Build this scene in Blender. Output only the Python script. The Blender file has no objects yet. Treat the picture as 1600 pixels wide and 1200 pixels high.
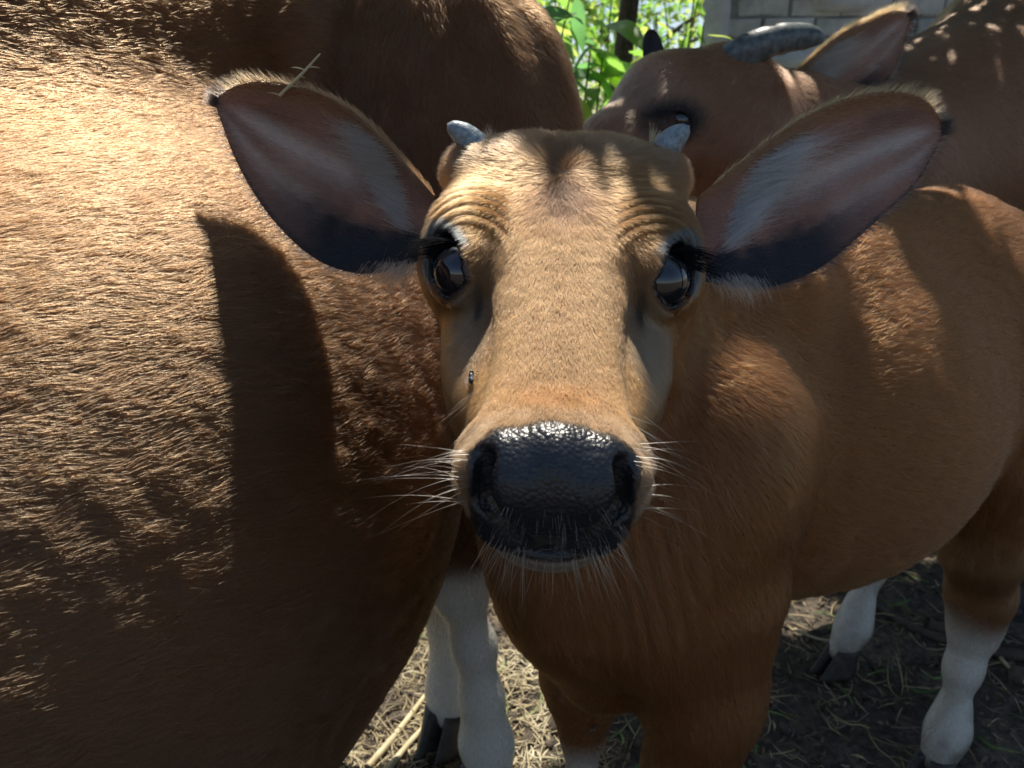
import bpy, math, random
import numpy as np
from mathutils import Vector

# ------------------------------------------------------------------ camera, sky, sun, exposure
scene = bpy.context.scene
FUR = 1.0                     # fur density factor
CAM = np.array([0.0, 0.0, 1.0]); PITCH = math.radians(18.0); FPX = 1244.0
cam_data = bpy.data.cameras.new("camera"); cam = bpy.data.objects.new("camera", cam_data)
scene.collection.objects.link(cam); scene.camera = cam
cam_data.sensor_width = 36.0; cam_data.lens = 36.0 * FPX / 1600.0
cam_data.clip_start = 0.01; cam_data.clip_end = 500.0
cam.location = CAM; cam.rotation_euler = (math.pi / 2 - PITCH, 0, 0)
cam_data.dof.use_dof = True; cam_data.dof.focus_distance = 0.60; cam_data.dof.aperture_fstop = 11.0

TO_SUN = np.array([0.02, 0.455, 0.89]); TO_SUN /= np.linalg.norm(TO_SUN)
world = bpy.data.worlds.new("World"); scene.world = world; world.use_nodes = True
wn = world.node_tree; bg = wn.nodes["Background"]
sky = wn.nodes.new("ShaderNodeTexSky"); sky.sky_type = 'NISHITA'; sky.sun_disc = False
sky.sun_elevation = math.asin(TO_SUN[2]); sky.sun_rotation = math.atan2(TO_SUN[0], TO_SUN[1])
wn.links.new(sky.outputs[0], bg.inputs[0]); bg.inputs[1].default_value = 0.09
sun_data = bpy.data.lights.new("sun", 'SUN'); sun = bpy.data.objects.new("sun", sun_data)
scene.collection.objects.link(sun); sun_data.energy = 5.0; sun_data.angle = math.radians(0.55)
sun_data.color = (1.0, 0.93, 0.82)
sun.rotation_euler = Vector(TO_SUN.tolist()).to_track_quat('Z', 'Y').to_euler()
scene.view_settings.view_transform = 'Standard'; scene.view_settings.look = 'None'
scene.view_settings.exposure = 0.55; scene.view_settings.gamma = 1.0
scene.render.engine = 'CYCLES'
scene.cycles.max_bounces = 6; scene.cycles.diffuse_bounces = 3; scene.cycles.glossy_bounces = 3; scene.cycles.transmission_bounces = 5; scene.cycles.transparent_max_bounces = 4
scene.cycles.use_adaptive_sampling = True; scene.cycles.adaptive_threshold = 0.02
scene.cycles_curves.shape = 'RIBBONS'; scene.cycles_curves.subdivisions = 2

rng = np.random.default_rng(7); random.seed(7)
CR = np.array([1.0, 0, 0]); CF = np.array([0, math.cos(PITCH), -math.sin(PITCH)]); CU = np.array([0, math.sin(PITCH), math.cos(PITCH)])
def C2W(X, Y, Z): return CAM + X * CR + Y * CU + Z * CF
def P(px, py, D): return C2W((px - 800) / FPX * D, (600 - py) / FPX * D, D)
def toPix(p):
    q = np.asarray(p, dtype=np.float64) - CAM
    X = q @ CR; Y = q @ CU; Z = q @ CF
    return 800 + FPX * X / Z, 600 - FPX * Y / Z, Z

# ------------------------------------------------------------------ tagging and object helpers
def tag(o, label=None, cat=None, group=None, kind=None):
    if label: o["label"] = label
    if cat: o["category"] = cat
    if group: o["group"] = group
    if kind: o["kind"] = kind
    return o
def link(name, data, parent=None):
    o = bpy.data.objects.new(name, data); scene.collection.objects.link(o)
    if parent is not None: o.parent = parent
    return o
def mesh_np(name, V, F, mat=None, parent=None, smooth=True, col=None, loc=None):
    """V (n,3), F list of tuples or (m,k) array"""
    me = bpy.data.meshes.new(name)
    V = np.asarray(V, dtype=np.float32)
    if isinstance(F, np.ndarray):
        m, k = F.shape
        me.vertices.add(len(V)); me.vertices.foreach_set("co", V.ravel())
        me.loops.add(m * k); me.loops.foreach_set("vertex_index", F.astype(np.int32).ravel())
        me.polygons.add(m); me.polygons.foreach_set("loop_start", np.arange(0, m * k, k, dtype=np.int32))
        me.update(calc_edges=True)
    else:
        me.from_pydata(V.tolist(), [], F); me.update()
    if smooth: me.polygons.foreach_set("use_smooth", np.ones(len(me.polygons), dtype=bool))
    if col is not None:
        a = me.attributes.new("Col", 'FLOAT_COLOR', 'POINT')
        c = np.ones((len(V), 4), dtype=np.float32); c[:, :col.shape[1]] = col
        a.data.foreach_set("color", c.ravel())
    if mat: me.materials.append(mat)
    if name == '_': return me
    o = link(name, me, parent)
    if loc is not None: o.location = loc
    return o

# ------------------------------------------------------------------ materials
def new_mat(name):
    m = bpy.data.materials.new(name); m.use_nodes = True
    return m, m.node_tree, m.node_tree.nodes["Principled BSDF"]
def ramp(nt, fac, stops):
    r = nt.nodes.new("ShaderNodeValToRGB"); e = r.color_ramp.elements
    while len(e) < len(stops): e.new(0.5)
    for i, (p, c) in enumerate(stops): e[i].position = p; e[i].color = (*c, 1)
    nt.links.new(fac, r.inputs[0]); return r.outputs[0]
def noise(nt, scale, detail=4, rough=0.6, coord='Object'):
    tc = nt.nodes.new("ShaderNodeTexCoord"); n = nt.nodes.new("ShaderNodeTexNoise")
    n.inputs["Scale"].default_value = scale; n.inputs["Detail"].default_value = detail; n.inputs["Roughness"].default_value = rough
    nt.links.new(tc.outputs[coord], n.inputs["Vector"]); return n.outputs["Fac"]
def bump(nt, b, h, strength, dist):
    n = nt.nodes.new("ShaderNodeBump"); n.inputs["Strength"].default_value = strength; n.inputs["Distance"].default_value = dist
    nt.links.new(h, n.inputs["Height"]); nt.links.new(n.outputs[0], b.inputs["Normal"]); return n
def simple_mat(name, stops, scale=20, rough=0.6, bs=0.3, bd=0.002, detail=5, spec=0.5):
    m, nt, b = new_mat(name); f = noise(nt, scale, detail)
    nt.links.new(ramp(nt, f, stops), b.inputs["Base Color"]); b.inputs["Roughness"].default_value = rough
    b.inputs["Specular IOR Level"].default_value = spec
    if bs: bump(nt, b, f, bs, bd)
    return m
def skin_mat(name):
    """colour from the coat attribute; alpha of the attribute = wetness of bare skin"""
    m, nt, b = new_mat(name)
    a = nt.nodes.new("ShaderNodeAttribute"); a.attribute_name = "Col"
    nt.links.new(a.outputs["Color"], b.inputs["Base Color"])
    mr = nt.nodes.new("ShaderNodeMapRange"); mr.inputs["To Min"].default_value = 0.75; mr.inputs["To Max"].default_value = 0.31
    nt.links.new(a.outputs["Alpha"], mr.inputs["Value"]); nt.links.new(mr.outputs[0], b.inputs["Roughness"])
    tc = nt.nodes.new("ShaderNodeTexCoord"); v = nt.nodes.new("ShaderNodeTexVoronoi"); v.inputs["Scale"].default_value = 330
    nt.links.new(tc.outputs["Object"], v.inputs["Vector"])
    mm = nt.nodes.new("ShaderNodeMath"); mm.operation = 'MULTIPLY'
    nt.links.new(v.outputs["Distance"], mm.inputs[0]); nt.links.new(a.outputs["Alpha"], mm.inputs[1])
    n2 = noise(nt, 900, 3); ad = nt.nodes.new("ShaderNodeMath"); ad.operation = 'MULTIPLY_ADD'; ad.inputs[1].default_value = 0.35
    nt.links.new(n2, ad.inputs[0]); nt.links.new(mm.outputs[0], ad.inputs[2])
    bb = bump(nt, b, ad.outputs[0], 0.42, 0.0014); bb.invert = True
    return m
def fur_mat(name, rough=0.38):
    m = bpy.data.materials.new(name); m.use_nodes = True; nt = m.node_tree; nt.nodes.clear()
    o = nt.nodes.new("ShaderNodeOutputMaterial"); h = nt.nodes.new("ShaderNodeBsdfHairPrincipled")
    h.model = 'CHIANG'; h.parametrization = 'COLOR'
    a = nt.nodes.new("ShaderNodeAttribute"); a.attribute_name = "Col"
    nt.links.new(a.outputs["Color"], h.inputs["Color"])
    h.inputs["Roughness"].default_value = rough; h.inputs["Radial Roughness"].default_value = 0.55
    h.inputs["Random Roughness"].default_value = 0.2; h.inputs["IOR"].default_value = 1.45
    nt.links.new(h.outputs[0], o.inputs[0]); return m
M_LASH = simple_mat("lash_dark", [(.3, (.006, .006, .007)), (.7, (.012, .012, .014))], 50, .7, 0, 0, spec=.1); M_SKIN = skin_mat("hide"); M_FUR = fur_mat("fur_strands")

# ------------------------------------------------------------------ numpy noise
_lat = rng.random((32, 32, 32)).astype(np.float32)
def vnoise(p, scale, seed=0.0):
    q = np.asarray(p, dtype=np.float32) * scale + seed + 100.0
    i = np.floor(q).astype(np.int64); f = q - i; f = f * f * (3 - 2 * f)
    i0 = i % 32; i1 = (i + 1) % 32
    r = 0
    for dx, wx in ((i0[:, 0], 1 - f[:, 0]), (i1[:, 0], f[:, 0])):
        for dy, wy in ((i0[:, 1], 1 - f[:, 1]), (i1[:, 1], f[:, 1])):
            for dz, wz in ((i0[:, 2], 1 - f[:, 2]), (i1[:, 2], f[:, 2])):
                r = r + _lat[dx, dy, dz] * wx * wy * wz
    return r
def sstep(a, b, x):
    t = np.clip((x - a) / (b - a), 0, 1); return t * t * (3 - 2 * t)
def unit(v): v = np.asarray(v, dtype=np.float64); return v / np.linalg.norm(v)
def nrm(v): return v / np.maximum(np.linalg.norm(v, axis=1, keepdims=True), 1e-9)

# ------------------------------------------------------------------ signed distance bodies
class Body:
    """a smooth union of tapered limbs and ellipsoids (one continuous surface)"""
    def __init__(s): s.pr = []; s.extra = []
    def limb(s, a, b, ra, rb, k=0.03, flow=None, flat=None):
        a = np.asarray(a, float); b = np.asarray(b, float)
        s.pr.append(('c', a, b, ra, rb, k, unit(flow if flow is not None else b - a), flat)); return s
    def chain(s, pts, k=0.03, flow=None, flat=None):
        for (a, ra), (b, rb) in zip(pts[:-1], pts[1:]): s.limb(a, b, ra, rb, k, flow, flat)
    def ell(s, c, ax, r, k=0.03, flow=(0, 0, -1)):
        s.pr.append(('e', np.asarray(c, float), np.asarray(ax, float), np.asarray(r, float), None, k, unit(flow), None)); return s
    def prim(s, q, p):
        if q[0] == 'c':
            _, a, b, ra, rb, k, fl, flat = q
            if flat is not None:
                w, kk = flat; w = np.asarray(w, float); p = p + ((p - a) @ w)[:, None] * (kk - 1) * w
                b = b + ((b - a) @ w) * (kk - 1) * w
            ba = b - a; h = np.clip(((p - a) @ ba) / (ba @ ba), 0, 1)
            return np.linalg.norm(p - a - h[:, None] * ba, axis=1) - (ra + (rb - ra) * h)
        _, c, ax, r, _, k, fl, _ = q
        l = (p - c) @ ax.T; k0 = np.linalg.norm(l / r, axis=1); k1 = np.linalg.norm(l / (r * r), axis=1)
        return k0 * (k0 - 1) / np.maximum(k1, 1e-6)
    def bounds(s, q):
        if q[0] == 'c':
            m = max(q[3], q[4]) * 1.9 + q[5] + 0.03
            return np.minimum(q[1], q[2]) - m, np.maximum(q[1], q[2]) + m
        m = np.max(q[3]) + q[5] + 0.03; return q[1] - m, q[1] + m
    def __call__(s, p, want_flow=False):
        d = np.full(len(p), 0.5); fl = np.zeros((len(p), 3)) if want_flow else None
        for q in s.pr:
            lo, hi = s.bounds(q)
            ix = np.nonzero(np.all((p > lo) & (p < hi), axis=1))[0]
            if len(ix) == 0: continue
            dq = s.prim(q, p[ix]); k = q[5]; dd = d[ix]
            if want_flow: fl[ix] += np.exp(-np.clip(dq, -0.05, 1) / 0.02)[:, None] * q[6]
            h = np.maximum(k - np.abs(dd - dq), 0) / k
            d[ix] = np.minimum(dd, dq) - h * h * k * 0.25
        for e in s.extra:
            if want_flow: d, fl = e(p, d, fl)
            else: d = e(p, d, None)
        return (d, fl) if want_flow else d
    def grad(s, p, e=0.0012):
        g = np.empty((len(p), 3))
        for i in range(3):
            o = np.zeros(3); o[i] = e; g[:, i] = s(p + o) - s(p - o)
        return g / (2 * e)

def surface_nets(f, lo, hi, h):
    lo = np.asarray(lo, float); n = np.ceil((np.asarray(hi) - lo) / h).astype(int) + 1
    ax = [lo[i] + h * np.arange(n[i]) for i in range(3)]
    V = np.empty(n, dtype=np.float32)
    yz = np.stack(np.meshgrid(ax[1], ax[2], indexing='ij'), -1).reshape(-1, 2); CH = 24
    for i in range(0, n[0], CH):
        xs = ax[0][i:i + CH]
        p = np.concatenate([np.repeat(xs, len(yz))[:, None], np.tile(yz, (len(xs), 1))], 1)
        V[i:i + CH] = f(p).reshape(len(xs), n[1], n[2])
    S = V < 0
    corners = [(a, b, c) for a in (0, 1) for b in (0, 1) for c in (0, 1)]
    sl = lambda A, o: A[o[0]:A.shape[0] - 1 + o[0], o[1]:A.shape[1] - 1 + o[1], o[2]:A.shape[2] - 1 + o[2]]
    cnt = sum(sl(S, o).astype(np.int8) for o in corners)
    act = (cnt > 0) & (cnt < 8); idx = -np.ones(act.shape, dtype=np.int64); I = np.argwhere(act); idx[act] = np.arange(len(I))
    acc = np.zeros((len(I), 3)); c = np.zeros(len(I))
    for i, a in enumerate(corners):
        for j, b in enumerate(corners):
            if j > i and sum(abs(x - y) for x, y in zip(a, b)) == 1:
                va = V[I[:, 0] + a[0], I[:, 1] + a[1], I[:, 2] + a[2]]; vb = V[I[:, 0] + b[0], I[:, 1] + b[1], I[:, 2] + b[2]]
                m = (va < 0) != (vb < 0); t = np.where(m, va / np.where(m, va - vb, 1), 0)
                q = np.array(a) + t[:, None] * (np.array(b) - np.array(a)); acc += q * m[:, None]; c += m
    verts = lo + h * (I + acc / c[:, None])
    F = []
    for d in range(3):
        o1, o2 = [(1, 2), (2, 0), (0, 1)][d]
        A = np.take(S, range(S.shape[d] - 1), d); B = np.take(S, range(1, S.shape[d]), d)
        E = np.argwhere(A != B); E = E[(E[:, o1] > 0) & (E[:, o2] > 0) & (E[:, o1] < n[o1] - 1) & (E[:, o2] < n[o2] - 1)]
        q = []
        for (x, y) in ((-1, -1), (0, -1), (0, 0), (-1, 0)):
            k = E.copy(); k[:, o1] += x; k[:, o2] += y; q.append(idx[k[:, 0], k[:, 1], k[:, 2]])
        q = np.stack(q, 1); ins = A[E[:, 0], E[:, 1], E[:, 2]]
        q[~ins] = q[~ins][:, ::-1]; F.append(q)
    F = np.concatenate(F); F = F[np.all(F >= 0, 1)]
    return verts, F
def project(f, v, it=2, mx=0.006):
    for _ in range(it):
        d = f(v); g = f.grad(v); s = d / np.maximum((g * g).sum(1), 0.15)
        v = v - np.clip(s, -mx, mx)[:, None] * g
    return v
def refine(f, V, F, pred):
    cen = V[F].mean(1); m = pred(cen); R = F[m]; K = F[~m]
    if len(R) == 0: return V, F
    E = np.concatenate([R[:, [i, (i + 1) % 4]] for i in range(4)]); Es = np.sort(E, 1)
    U, inv = np.unique(Es[:, 0] * (len(V) + 1) + Es[:, 1], return_inverse=True)
    e0 = U // (len(V) + 1); e1 = U % (len(V) + 1); cnt = np.bincount(inv)
    mid = (V[e0] + V[e1]) / 2; cn = V[R].mean(1); n0 = len(V)
    free = cnt > 1; mid[free] = project(f, mid[free]); cn = project(f, cn)
    em = n0 + inv.reshape(4, -1).T; cc = n0 + len(mid) + np.arange(len(R))
    NF = [np.stack([R[:, i], em[:, i], cc, em[:, (i + 3) % 4]], 1) for i in range(4)]
    V2 = np.concatenate([V, mid, cn]); 
    return V2, np.concatenate([K] + NF)

# ------------------------------------------------------------------ fur (hair curves grown from a surface)
def make_fur(name, parent, V, F, N, count, length, radius, flow, colour, mat=None, lift=0.35, keep=None, npts=4, jitter=0.25, seed=1, clump=0.0, clscale=90, nrm_off=0.0, tone=0.66):
    """V,F,N surface with normals; flow(p,n)->dir, colour(p)->rgb, length(p)->m or float"""
    r = np.random.default_rng(seed)
    T = np.concatenate([F[:, [0, 1, 2]], F[:, [0, 2, 3]]]) if F.shape[1] == 4 else F
    cen = V[T].mean(1); nn = nrm(N[T].mean(1)); view = nrm(CAM - cen)
    px, py, Z = toPix(cen)
    vis = ((nn * view).sum(1) > -0.30) & (Z > 0.05) & (px > -130) & (px < 1730) & (py > -130) & (py < 1330)
    w = np.ones(len(T)) if keep is None else keep(cen)
    T = T[vis]; w = w[vis]
    a, b, c = V[T[:, 0]], V[T[:, 1]], V[T[:, 2]]
    area = np.linalg.norm(np.cross(b - a, c - a), axis=1) * 0.5 * w
    cnt = int(count * FUR * area.sum())          # count = strands per square metre
    if cnt < 5: return None
    t = np.searchsorted(np.cumsum(area) / area.sum(), r.random(cnt)); t = np.minimum(t, len(T) - 1)
    u, v = r.random(cnt), r.random(cnt); sw = u + v > 1; u[sw] = 1 - u[sw]; v[sw] = 1 - v[sw]
    p = a[t] + u[:, None] * (b[t] - a[t]) + v[:, None] * (c[t] - a[t])
    n = nrm(N[T[t, 0]] * (1 - u - v)[:, None] + N[T[t, 1]] * u[:, None] + N[T[t, 2]] * v[:, None])
    d = flow(p, n); d = nrm(d - (d * n).sum(1)[:, None] * n)
    sd = nrm(np.cross(n, d))
    cl = (vnoise(p, clscale, seed) - 0.5) * 2
    d = nrm(d + sd * (r.normal(0, jitter, cnt) + clump * cl)[:, None])
    L = (length(p) if callable(length) else np.full(cnt, length)) * r.uniform(0.7, 1.25, cnt)
    lf = lift * r.uniform(0.4, 1.7, cnt) * (1 + 0.4 * (vnoise(p, clscale * 0.8, seed + 9) - 0.5) * 2 * (1 if clump else 0))
    pts = np.empty((cnt, npts, 3), dtype=np.float32); x = p + n * nrm_off; pts[:, 0] = x
    for k in range(1, npts):
        l = lf * (1 - 0.75 * (k - 1) / max(npts - 2, 1))
        x = x + (d * np.cos(l)[:, None] + n * np.sin(l)[:, None]) * (L / (npts - 1))[:, None]
        pts[:, k] = x
    rad = np.empty((cnt, npts), dtype=np.float32); R = (radius(p) if callable(radius) else np.full(cnt, radius)) * r.uniform(0.75, 1.25, cnt)
    for k in range(npts): rad[:, k] = R * (1 - 0.85 * (k / (npts - 1)) ** 1.5)
    col = np.clip(colour(p) * tone * r.normal(1.0, 0.15, cnt)[:, None], 0.002, 0.95)
    return curves(name, parent, pts, rad, col, mat or M_FUR)
def curves(name, parent, pts, rad, col, mat):
    n, k = pts.shape[:2]
    hc = bpy.data.hair_curves.new(name); hc.add_curves([k] * n)
    hc.attributes["position"].data.foreach_set("vector", np.ascontiguousarray(pts, dtype=np.float32).ravel())
    (hc.attributes.get("radius") or hc.attributes.new("radius", 'FLOAT', 'POINT')).data.foreach_set("value", np.ascontiguousarray(rad, dtype=np.float32).ravel())
    a = hc.attributes.new("Col", 'FLOAT_COLOR', 'CURVE'); c4 = np.ones((n, 4), dtype=np.float32); c4[:, :3] = col
    a.data.foreach_set("color", c4.ravel()); hc.materials.append(mat)
    o = link(name, hc, parent); o["kind"] = "stuff"; return o
def tube_strands(P0, D, L, bend, r, npts=6):
    """free strands: root, direction, length, bend vector"""
    n = len(P0); pts = np.empty((n, npts, 3), dtype=np.float32)
    for k in range(npts):
        t = k / (npts - 1); pts[:, k] = P0 + D * (L * t)[:, None] + bend * (L * t * t)[:, None]
    rad = np.empty((n, npts), dtype=np.float32)
    for k in range(npts): rad[:, k] = r * (1 - 0.9 * (k / (npts - 1)))
    return pts, rad

# ================================================================== THE CALF
# head frame: u across, s from poll to nose, n out of the face
H0 = C2W(0.046, 0.205, 0.672)
es_c = np.array([-0.020, -0.224, -0.200]); HS = unit(es_c[0] * CR + es_c[1] * CU + es_c[2] * CF)
HN = unit(np.cross(CR, HS)); HN = -HN if HN @ (CAM - H0) < 0 else HN
HU = unit(np.cross(HS, HN)); HU = -HU if HU[0] < 0 else HU
HM = np.stack([HU, HS, HN])
def h2w(u, s, n): return H0 + u * HU + s * HS + n * HN
def w2h(p): return (p - H0) @ HM.T
EYE = np.array([0.0750, 0.138, -0.031]); EYE_R = 0.0222
def table(S, Y, N=200):
    x = np.linspace(S[0], S[-1], N); y = np.interp(x, S, Y)
    k = np.hanning(25); k /= k.sum(); yp = np.pad(y, 12, mode='edge'); return x, np.convolve(yp, k, 'valid')
class Loft:
    def __init__(s, S, W, T, B, p, r): s.W = table(S, W); s.T = table(S, T); s.B = table(S, B); s.s0 = S[0]; s.s1 = S[-1]; s.p = p; s.r = r
    def __call__(q, u, s, n):
        sc = np.clip(s, q.s0, q.s1); w = np.interp(sc, *q.W) - q.r; t = np.interp(sc, *q.T) - q.r; b = np.interp(sc, *q.B) + q.r
        hc = (t + b) / 2; hh = (t - b) / 2; a = np.abs(u) / w; c = np.abs(n - hc) / hh
        k = (a ** q.p + c ** q.p) ** (1 / q.p); g = np.sqrt((u / w) ** 2 / w ** 2 + ((n - hc) / hh) ** 2 / hh ** 2)
        d2 = (k - 1) * np.clip(np.maximum(k, 0.2) / np.maximum(g, 1e-3), 0.01, 0.12)
        ds = np.abs(s - sc)
        return np.where(d2 > 0, np.hypot(d2, ds), np.maximum(d2, np.where(ds > 0, ds, -1))) - q.r
L1 = Loft([.012, .05, .10, .15, .20, .25, .29, .312], [.080, .081, .075, .056, .041, .0365, .0385, .042],
          [-.010, .000, .004, .003, .000, -.003, -.006, -.012], [-.085, -.080, -.075, -.070, -.065, -.06, -.06, -.06], 2.4, .018)
L2 = Loft([.05, .09, .14, .19, .24, .28, .31], [.072, .088, .092, .087, .072, .050, .042],
          [-.025, -.030, -.038, -.042, -.035, -.030, -.03], [-.12, -.15, -.16, -.155, -.135, -.118, -.105], 2.3, .02)
def smin(a, b, k): h = np.maximum(k - np.abs(a - b), 0) / k; return np.minimum(a, b) - h * h * k * .25
def smax(a, b, k): return -smin(-a, -b, k)
def lell(q, c, r, rot=None):
    l = q - np.asarray(c)
    if rot is not None: l = l @ rot.T
    r = np.asarray(r); k0 = np.linalg.norm(l / r, axis=1); k1 = np.linalg.norm(l / (r * r), axis=1)
    return k0 * (k0 - 1) / np.maximum(k1, 1e-6)
def lcap(q, a, b, ra, rb):
    a = np.asarray(a, float); b = np.asarray(b, float); ba = b - a; h = np.clip(((q - a) @ ba) / (ba @ ba), 0, 1)
    return np.linalg.norm(q - a - h[:, None] * ba, axis=1) - (ra + (rb - ra) * h)
# the eyelid opening: an almond lying on the eyeball, long axis down and inwards along the face
OPEN_D = unit([0.74, 0.14, 0.66])
OPEN_L = np.array([-0.20, 0.97, -0.16]); OPEN_L = unit(OPEN_L - (OPEN_L @ OPEN_D) * OPEN_D); OPEN_W = np.cross(OPEN_D, OPEN_L)
OPEN_M = np.stack([OPEN_L, OPEN_W, OPEN_D])
def fold(q): return np.concatenate([np.abs(q[:, :1]), q[:, 1:]], 1)
def open_val(q):       # <1 inside the lid opening
    l = (fold(q) - EYE) @ OPEN_M.T; r = np.array([0.0255, 0.0168, 0.05])
    return np.where(l[:, 2] > 0, np.hypot(l[:, 0] / r[0], l[:, 1] / r[1]), 9.0), l
def head_sdf(q):
    f = fold(q); u, s, n = q[:, 0], q[:, 1], q[:, 2]
    d = smin(L1(u, s, n), L2(u, s, n), .035)
    d = smin(d, lell(f, (.030, .022, -.020), (.055, .030, .028)), .03)             # poll crest
    d = smin(d, lell(f, (.080, .022, -.022), (.016, .018, .016)), .02)             # horn seat
    d = smin(d, lell(f, (.073, .095, -.028), (.027, .040, .026)), .028)            # brow
    d = smin(d, np.linalg.norm(f - EYE, axis=1) - .0258, .014)                     # lids
    d = smin(d, lell(f, (.090, .098, -.062), (.020, .030, .030)), .03)             # ear seat
    d = smin(d, lell(q, (0, .318, -.038), (.045, .037, .044)), .025)               # muzzle
    d = smin(d, lell(f, (.031, .322, -.034), (.020, .026, .034)), .014)            # nostril wings
    d = smin(d, lell(f, (.026, .317, -.074), (.027, .032, .022)), .014)            # upper lip sides
    d = smin(d, lell(q, (0, .311, -.101), (.043, .034, .020)), .008)               # lower lip and chin
    d = smin(d, lell(f, (.044, .296, -.083), (.012, .018, .013)), .012)            # corners of the mouth
    # furrows over the eyes
    e = f - (EYE + np.array([-.006, .004, .012])); R = np.linalg.norm(e, axis=1); an = e[:, 1] / np.maximum(R, 1e-4)
    win = sstep(.028, .036, R) * (1 - sstep(.062, .085, R)) * sstep(.15, -.35, an) * sstep(-.05, -.02, n) * sstep(.030, .050, f[:, 0])
    d = d + win * (.0004 + .0011 * vnoise(q, 38, 3)) * np.sin(R * 2 * np.pi / .0088 + 1.5 * vnoise(q, 30) + an)
    d = d + .0035 * np.exp(-((f[:, 0] - .046) ** 2 / .012 ** 2 + (s - .165) ** 2 / .022 ** 2))   # hollow before the eye
    # lid opening, eyeball socket
    o, l = open_val(q); R2 = np.linalg.norm(f - EYE, axis=1)
    cut = np.maximum((o - 1) * .015, R2 - .04); cut = np.where(l[:, 2] > .004, cut, .05)
    d = smax(d, -cut, .0035)
    # nostrils
    c = smin(lcap(f, (.0390, .330, -.008), (.0375, .342, -.032), .0060, .0092), lcap(f, (.0370, .343, -.032), (.0195, .353, -.058), .0092, .0074), .006)
    d = smin(d, lell(f, (.021, .334, -.026), (.016, .018, .020)), .010)            # swelling inside each nostril
    d = smin(d, lcap(f, (.0475, .324, -.020), (.040, .332, -.060), .0060, .0070), .009)   # outer rim of the nostril
    d = smax(d, -c, .007)
    # mouth line
    d = smax(d, -lell(q, (0, .345, -.0885 ), (.046, .034, .0022)), .005)
    return d

# skeleton in the world
AX = np.array([.79, .61, 0.0]); SIDE = np.array([.61, -.79, 0.0])     # body axis to the rear; the calf's left
C0 = np.array([.125, .745, .63])
calf = Body()
def B(a, l, z): return C0 + a * AX + l * SIDE + np.array([0, 0, z - C0[2]])
up = np.array([0, 0, 1.0])
axes_body = np.stack([AX, SIDE, up])
calf.ell(B(.05, -.01, .63), axes_body, (.20, .112, .20), .06, AX - .55 * up)          # chest
calf.ell(B(.36, 0, .665), axes_body, (.33, .165, .205), .08, AX - .22 * up)         # barrel
calf.ell(B(.36, .01, .61), axes_body, (.26, .16, .17), .06, AX - .2 * up)           # belly
calf.ell(B(.63, 0, .725), axes_body, (.21, .15, .18), .08, AX - .5 * up)            # croup
calf.limb(B(.10, 0, .84), B(.58, 0, .860), .055, .050, .06, AX)                     # back
nk = h2w(0, .065, -.095)
calf.limb(nk, B(.05, 0, .70), .082, .125, .06, (AX * .6 - up * .7))                 # neck
calf.limb(h2w(0, .10, -.135), B(-.05, .0, .56), .062, .09, .05, (-up))               # throat
calf.limb(h2w(0, .03, -.085), B(.14, 0, .83), .065, .075, .06, AX)                  # crest
calf.limb(B(-.10, -.01, .62), B(-.02, -.01, .435), .045, .05, .06, -up + .2 * AX)   # dewlap and brisket
calf.ell(B(.005, .090, .60), axes_body, (.095, .050, .165), .035, -up * .8 + AX * .55)  # left shoulder
calf.ell(P(1128, 735, .757), np.eye(3), (.070, .075, .105), .05, -up * .8 + AX * .5)   # point of the shoulder
calf.ell(B(.06, -.115, .60), axes_body, (.085, .05, .17), .04, -up * .8 + AX * .55)
def leg(b, pts, k=.03): b.chain([(np.asarray(p, float), r) for p, r in pts], k, -up)
FL = B(.025, .088, 0); FR = B(.04, -.105, 0)
leg(calf, [(FL + up * .56, .068), (FL + up * .44, .056), (FL + up * .335 - AX * .01, .044), (FL + up * .29, .036), (FL + up * .24, .0225), (FL + up * .12, .0195), (FL + up * .085 - AX * .005, .0255), (FL + up * .045 - AX * .02, .024)])
leg(calf, [(FR + up * .56, .070), (FR + up * .44, .056), (FR + up * .335 - AX * .01, .042), (FR + up * .29, .036), (FR + up * .24, .0225), (FR + up * .12, .0195), (FR + up * .085 - AX * .005, .0255), (FR + up * .045 - AX * .02, .024)])
HLf = np.array([.690, 1.03, 0]); HRf = np.array([.655, 1.31, 0])
calf.ell(B(.63, .10, .62), axes_body, (.12, .075, .19), .06, -up + .3 * AX)          # thighs
calf.ell(B(.66, -.10, .62), axes_body, (.13, .075, .19), .06, -up + .3 * AX)
leg(calf, [(B(.61, .115, .56), .085), (HLf + up * .42 - AX * .010, .050), (HLf + up * .325 + AX * .018, .041), (HLf + up * .27 + AX * .022, .031), (HLf + up * .20 + AX * .012, .0215), (HLf + up * .12 + AX * .005, .0195), (HLf + up * .085, .0262), (HLf + up * .045 - AX * .02, .025)])
leg(calf, [(B(.66, -.10, .56), .09), (HRf + up * .40 + AX * .07, .054), (HRf + up * .315 + AX * .085, .040), (HRf + up * .27 + AX * .075, .031), (HRf + up * .20 + AX * .04, .0220), (HRf + up * .12 + AX * .01, .0205), (HRf + up * .085, .0270), (HRf + up * .045 - AX * .03, .025)])
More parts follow.
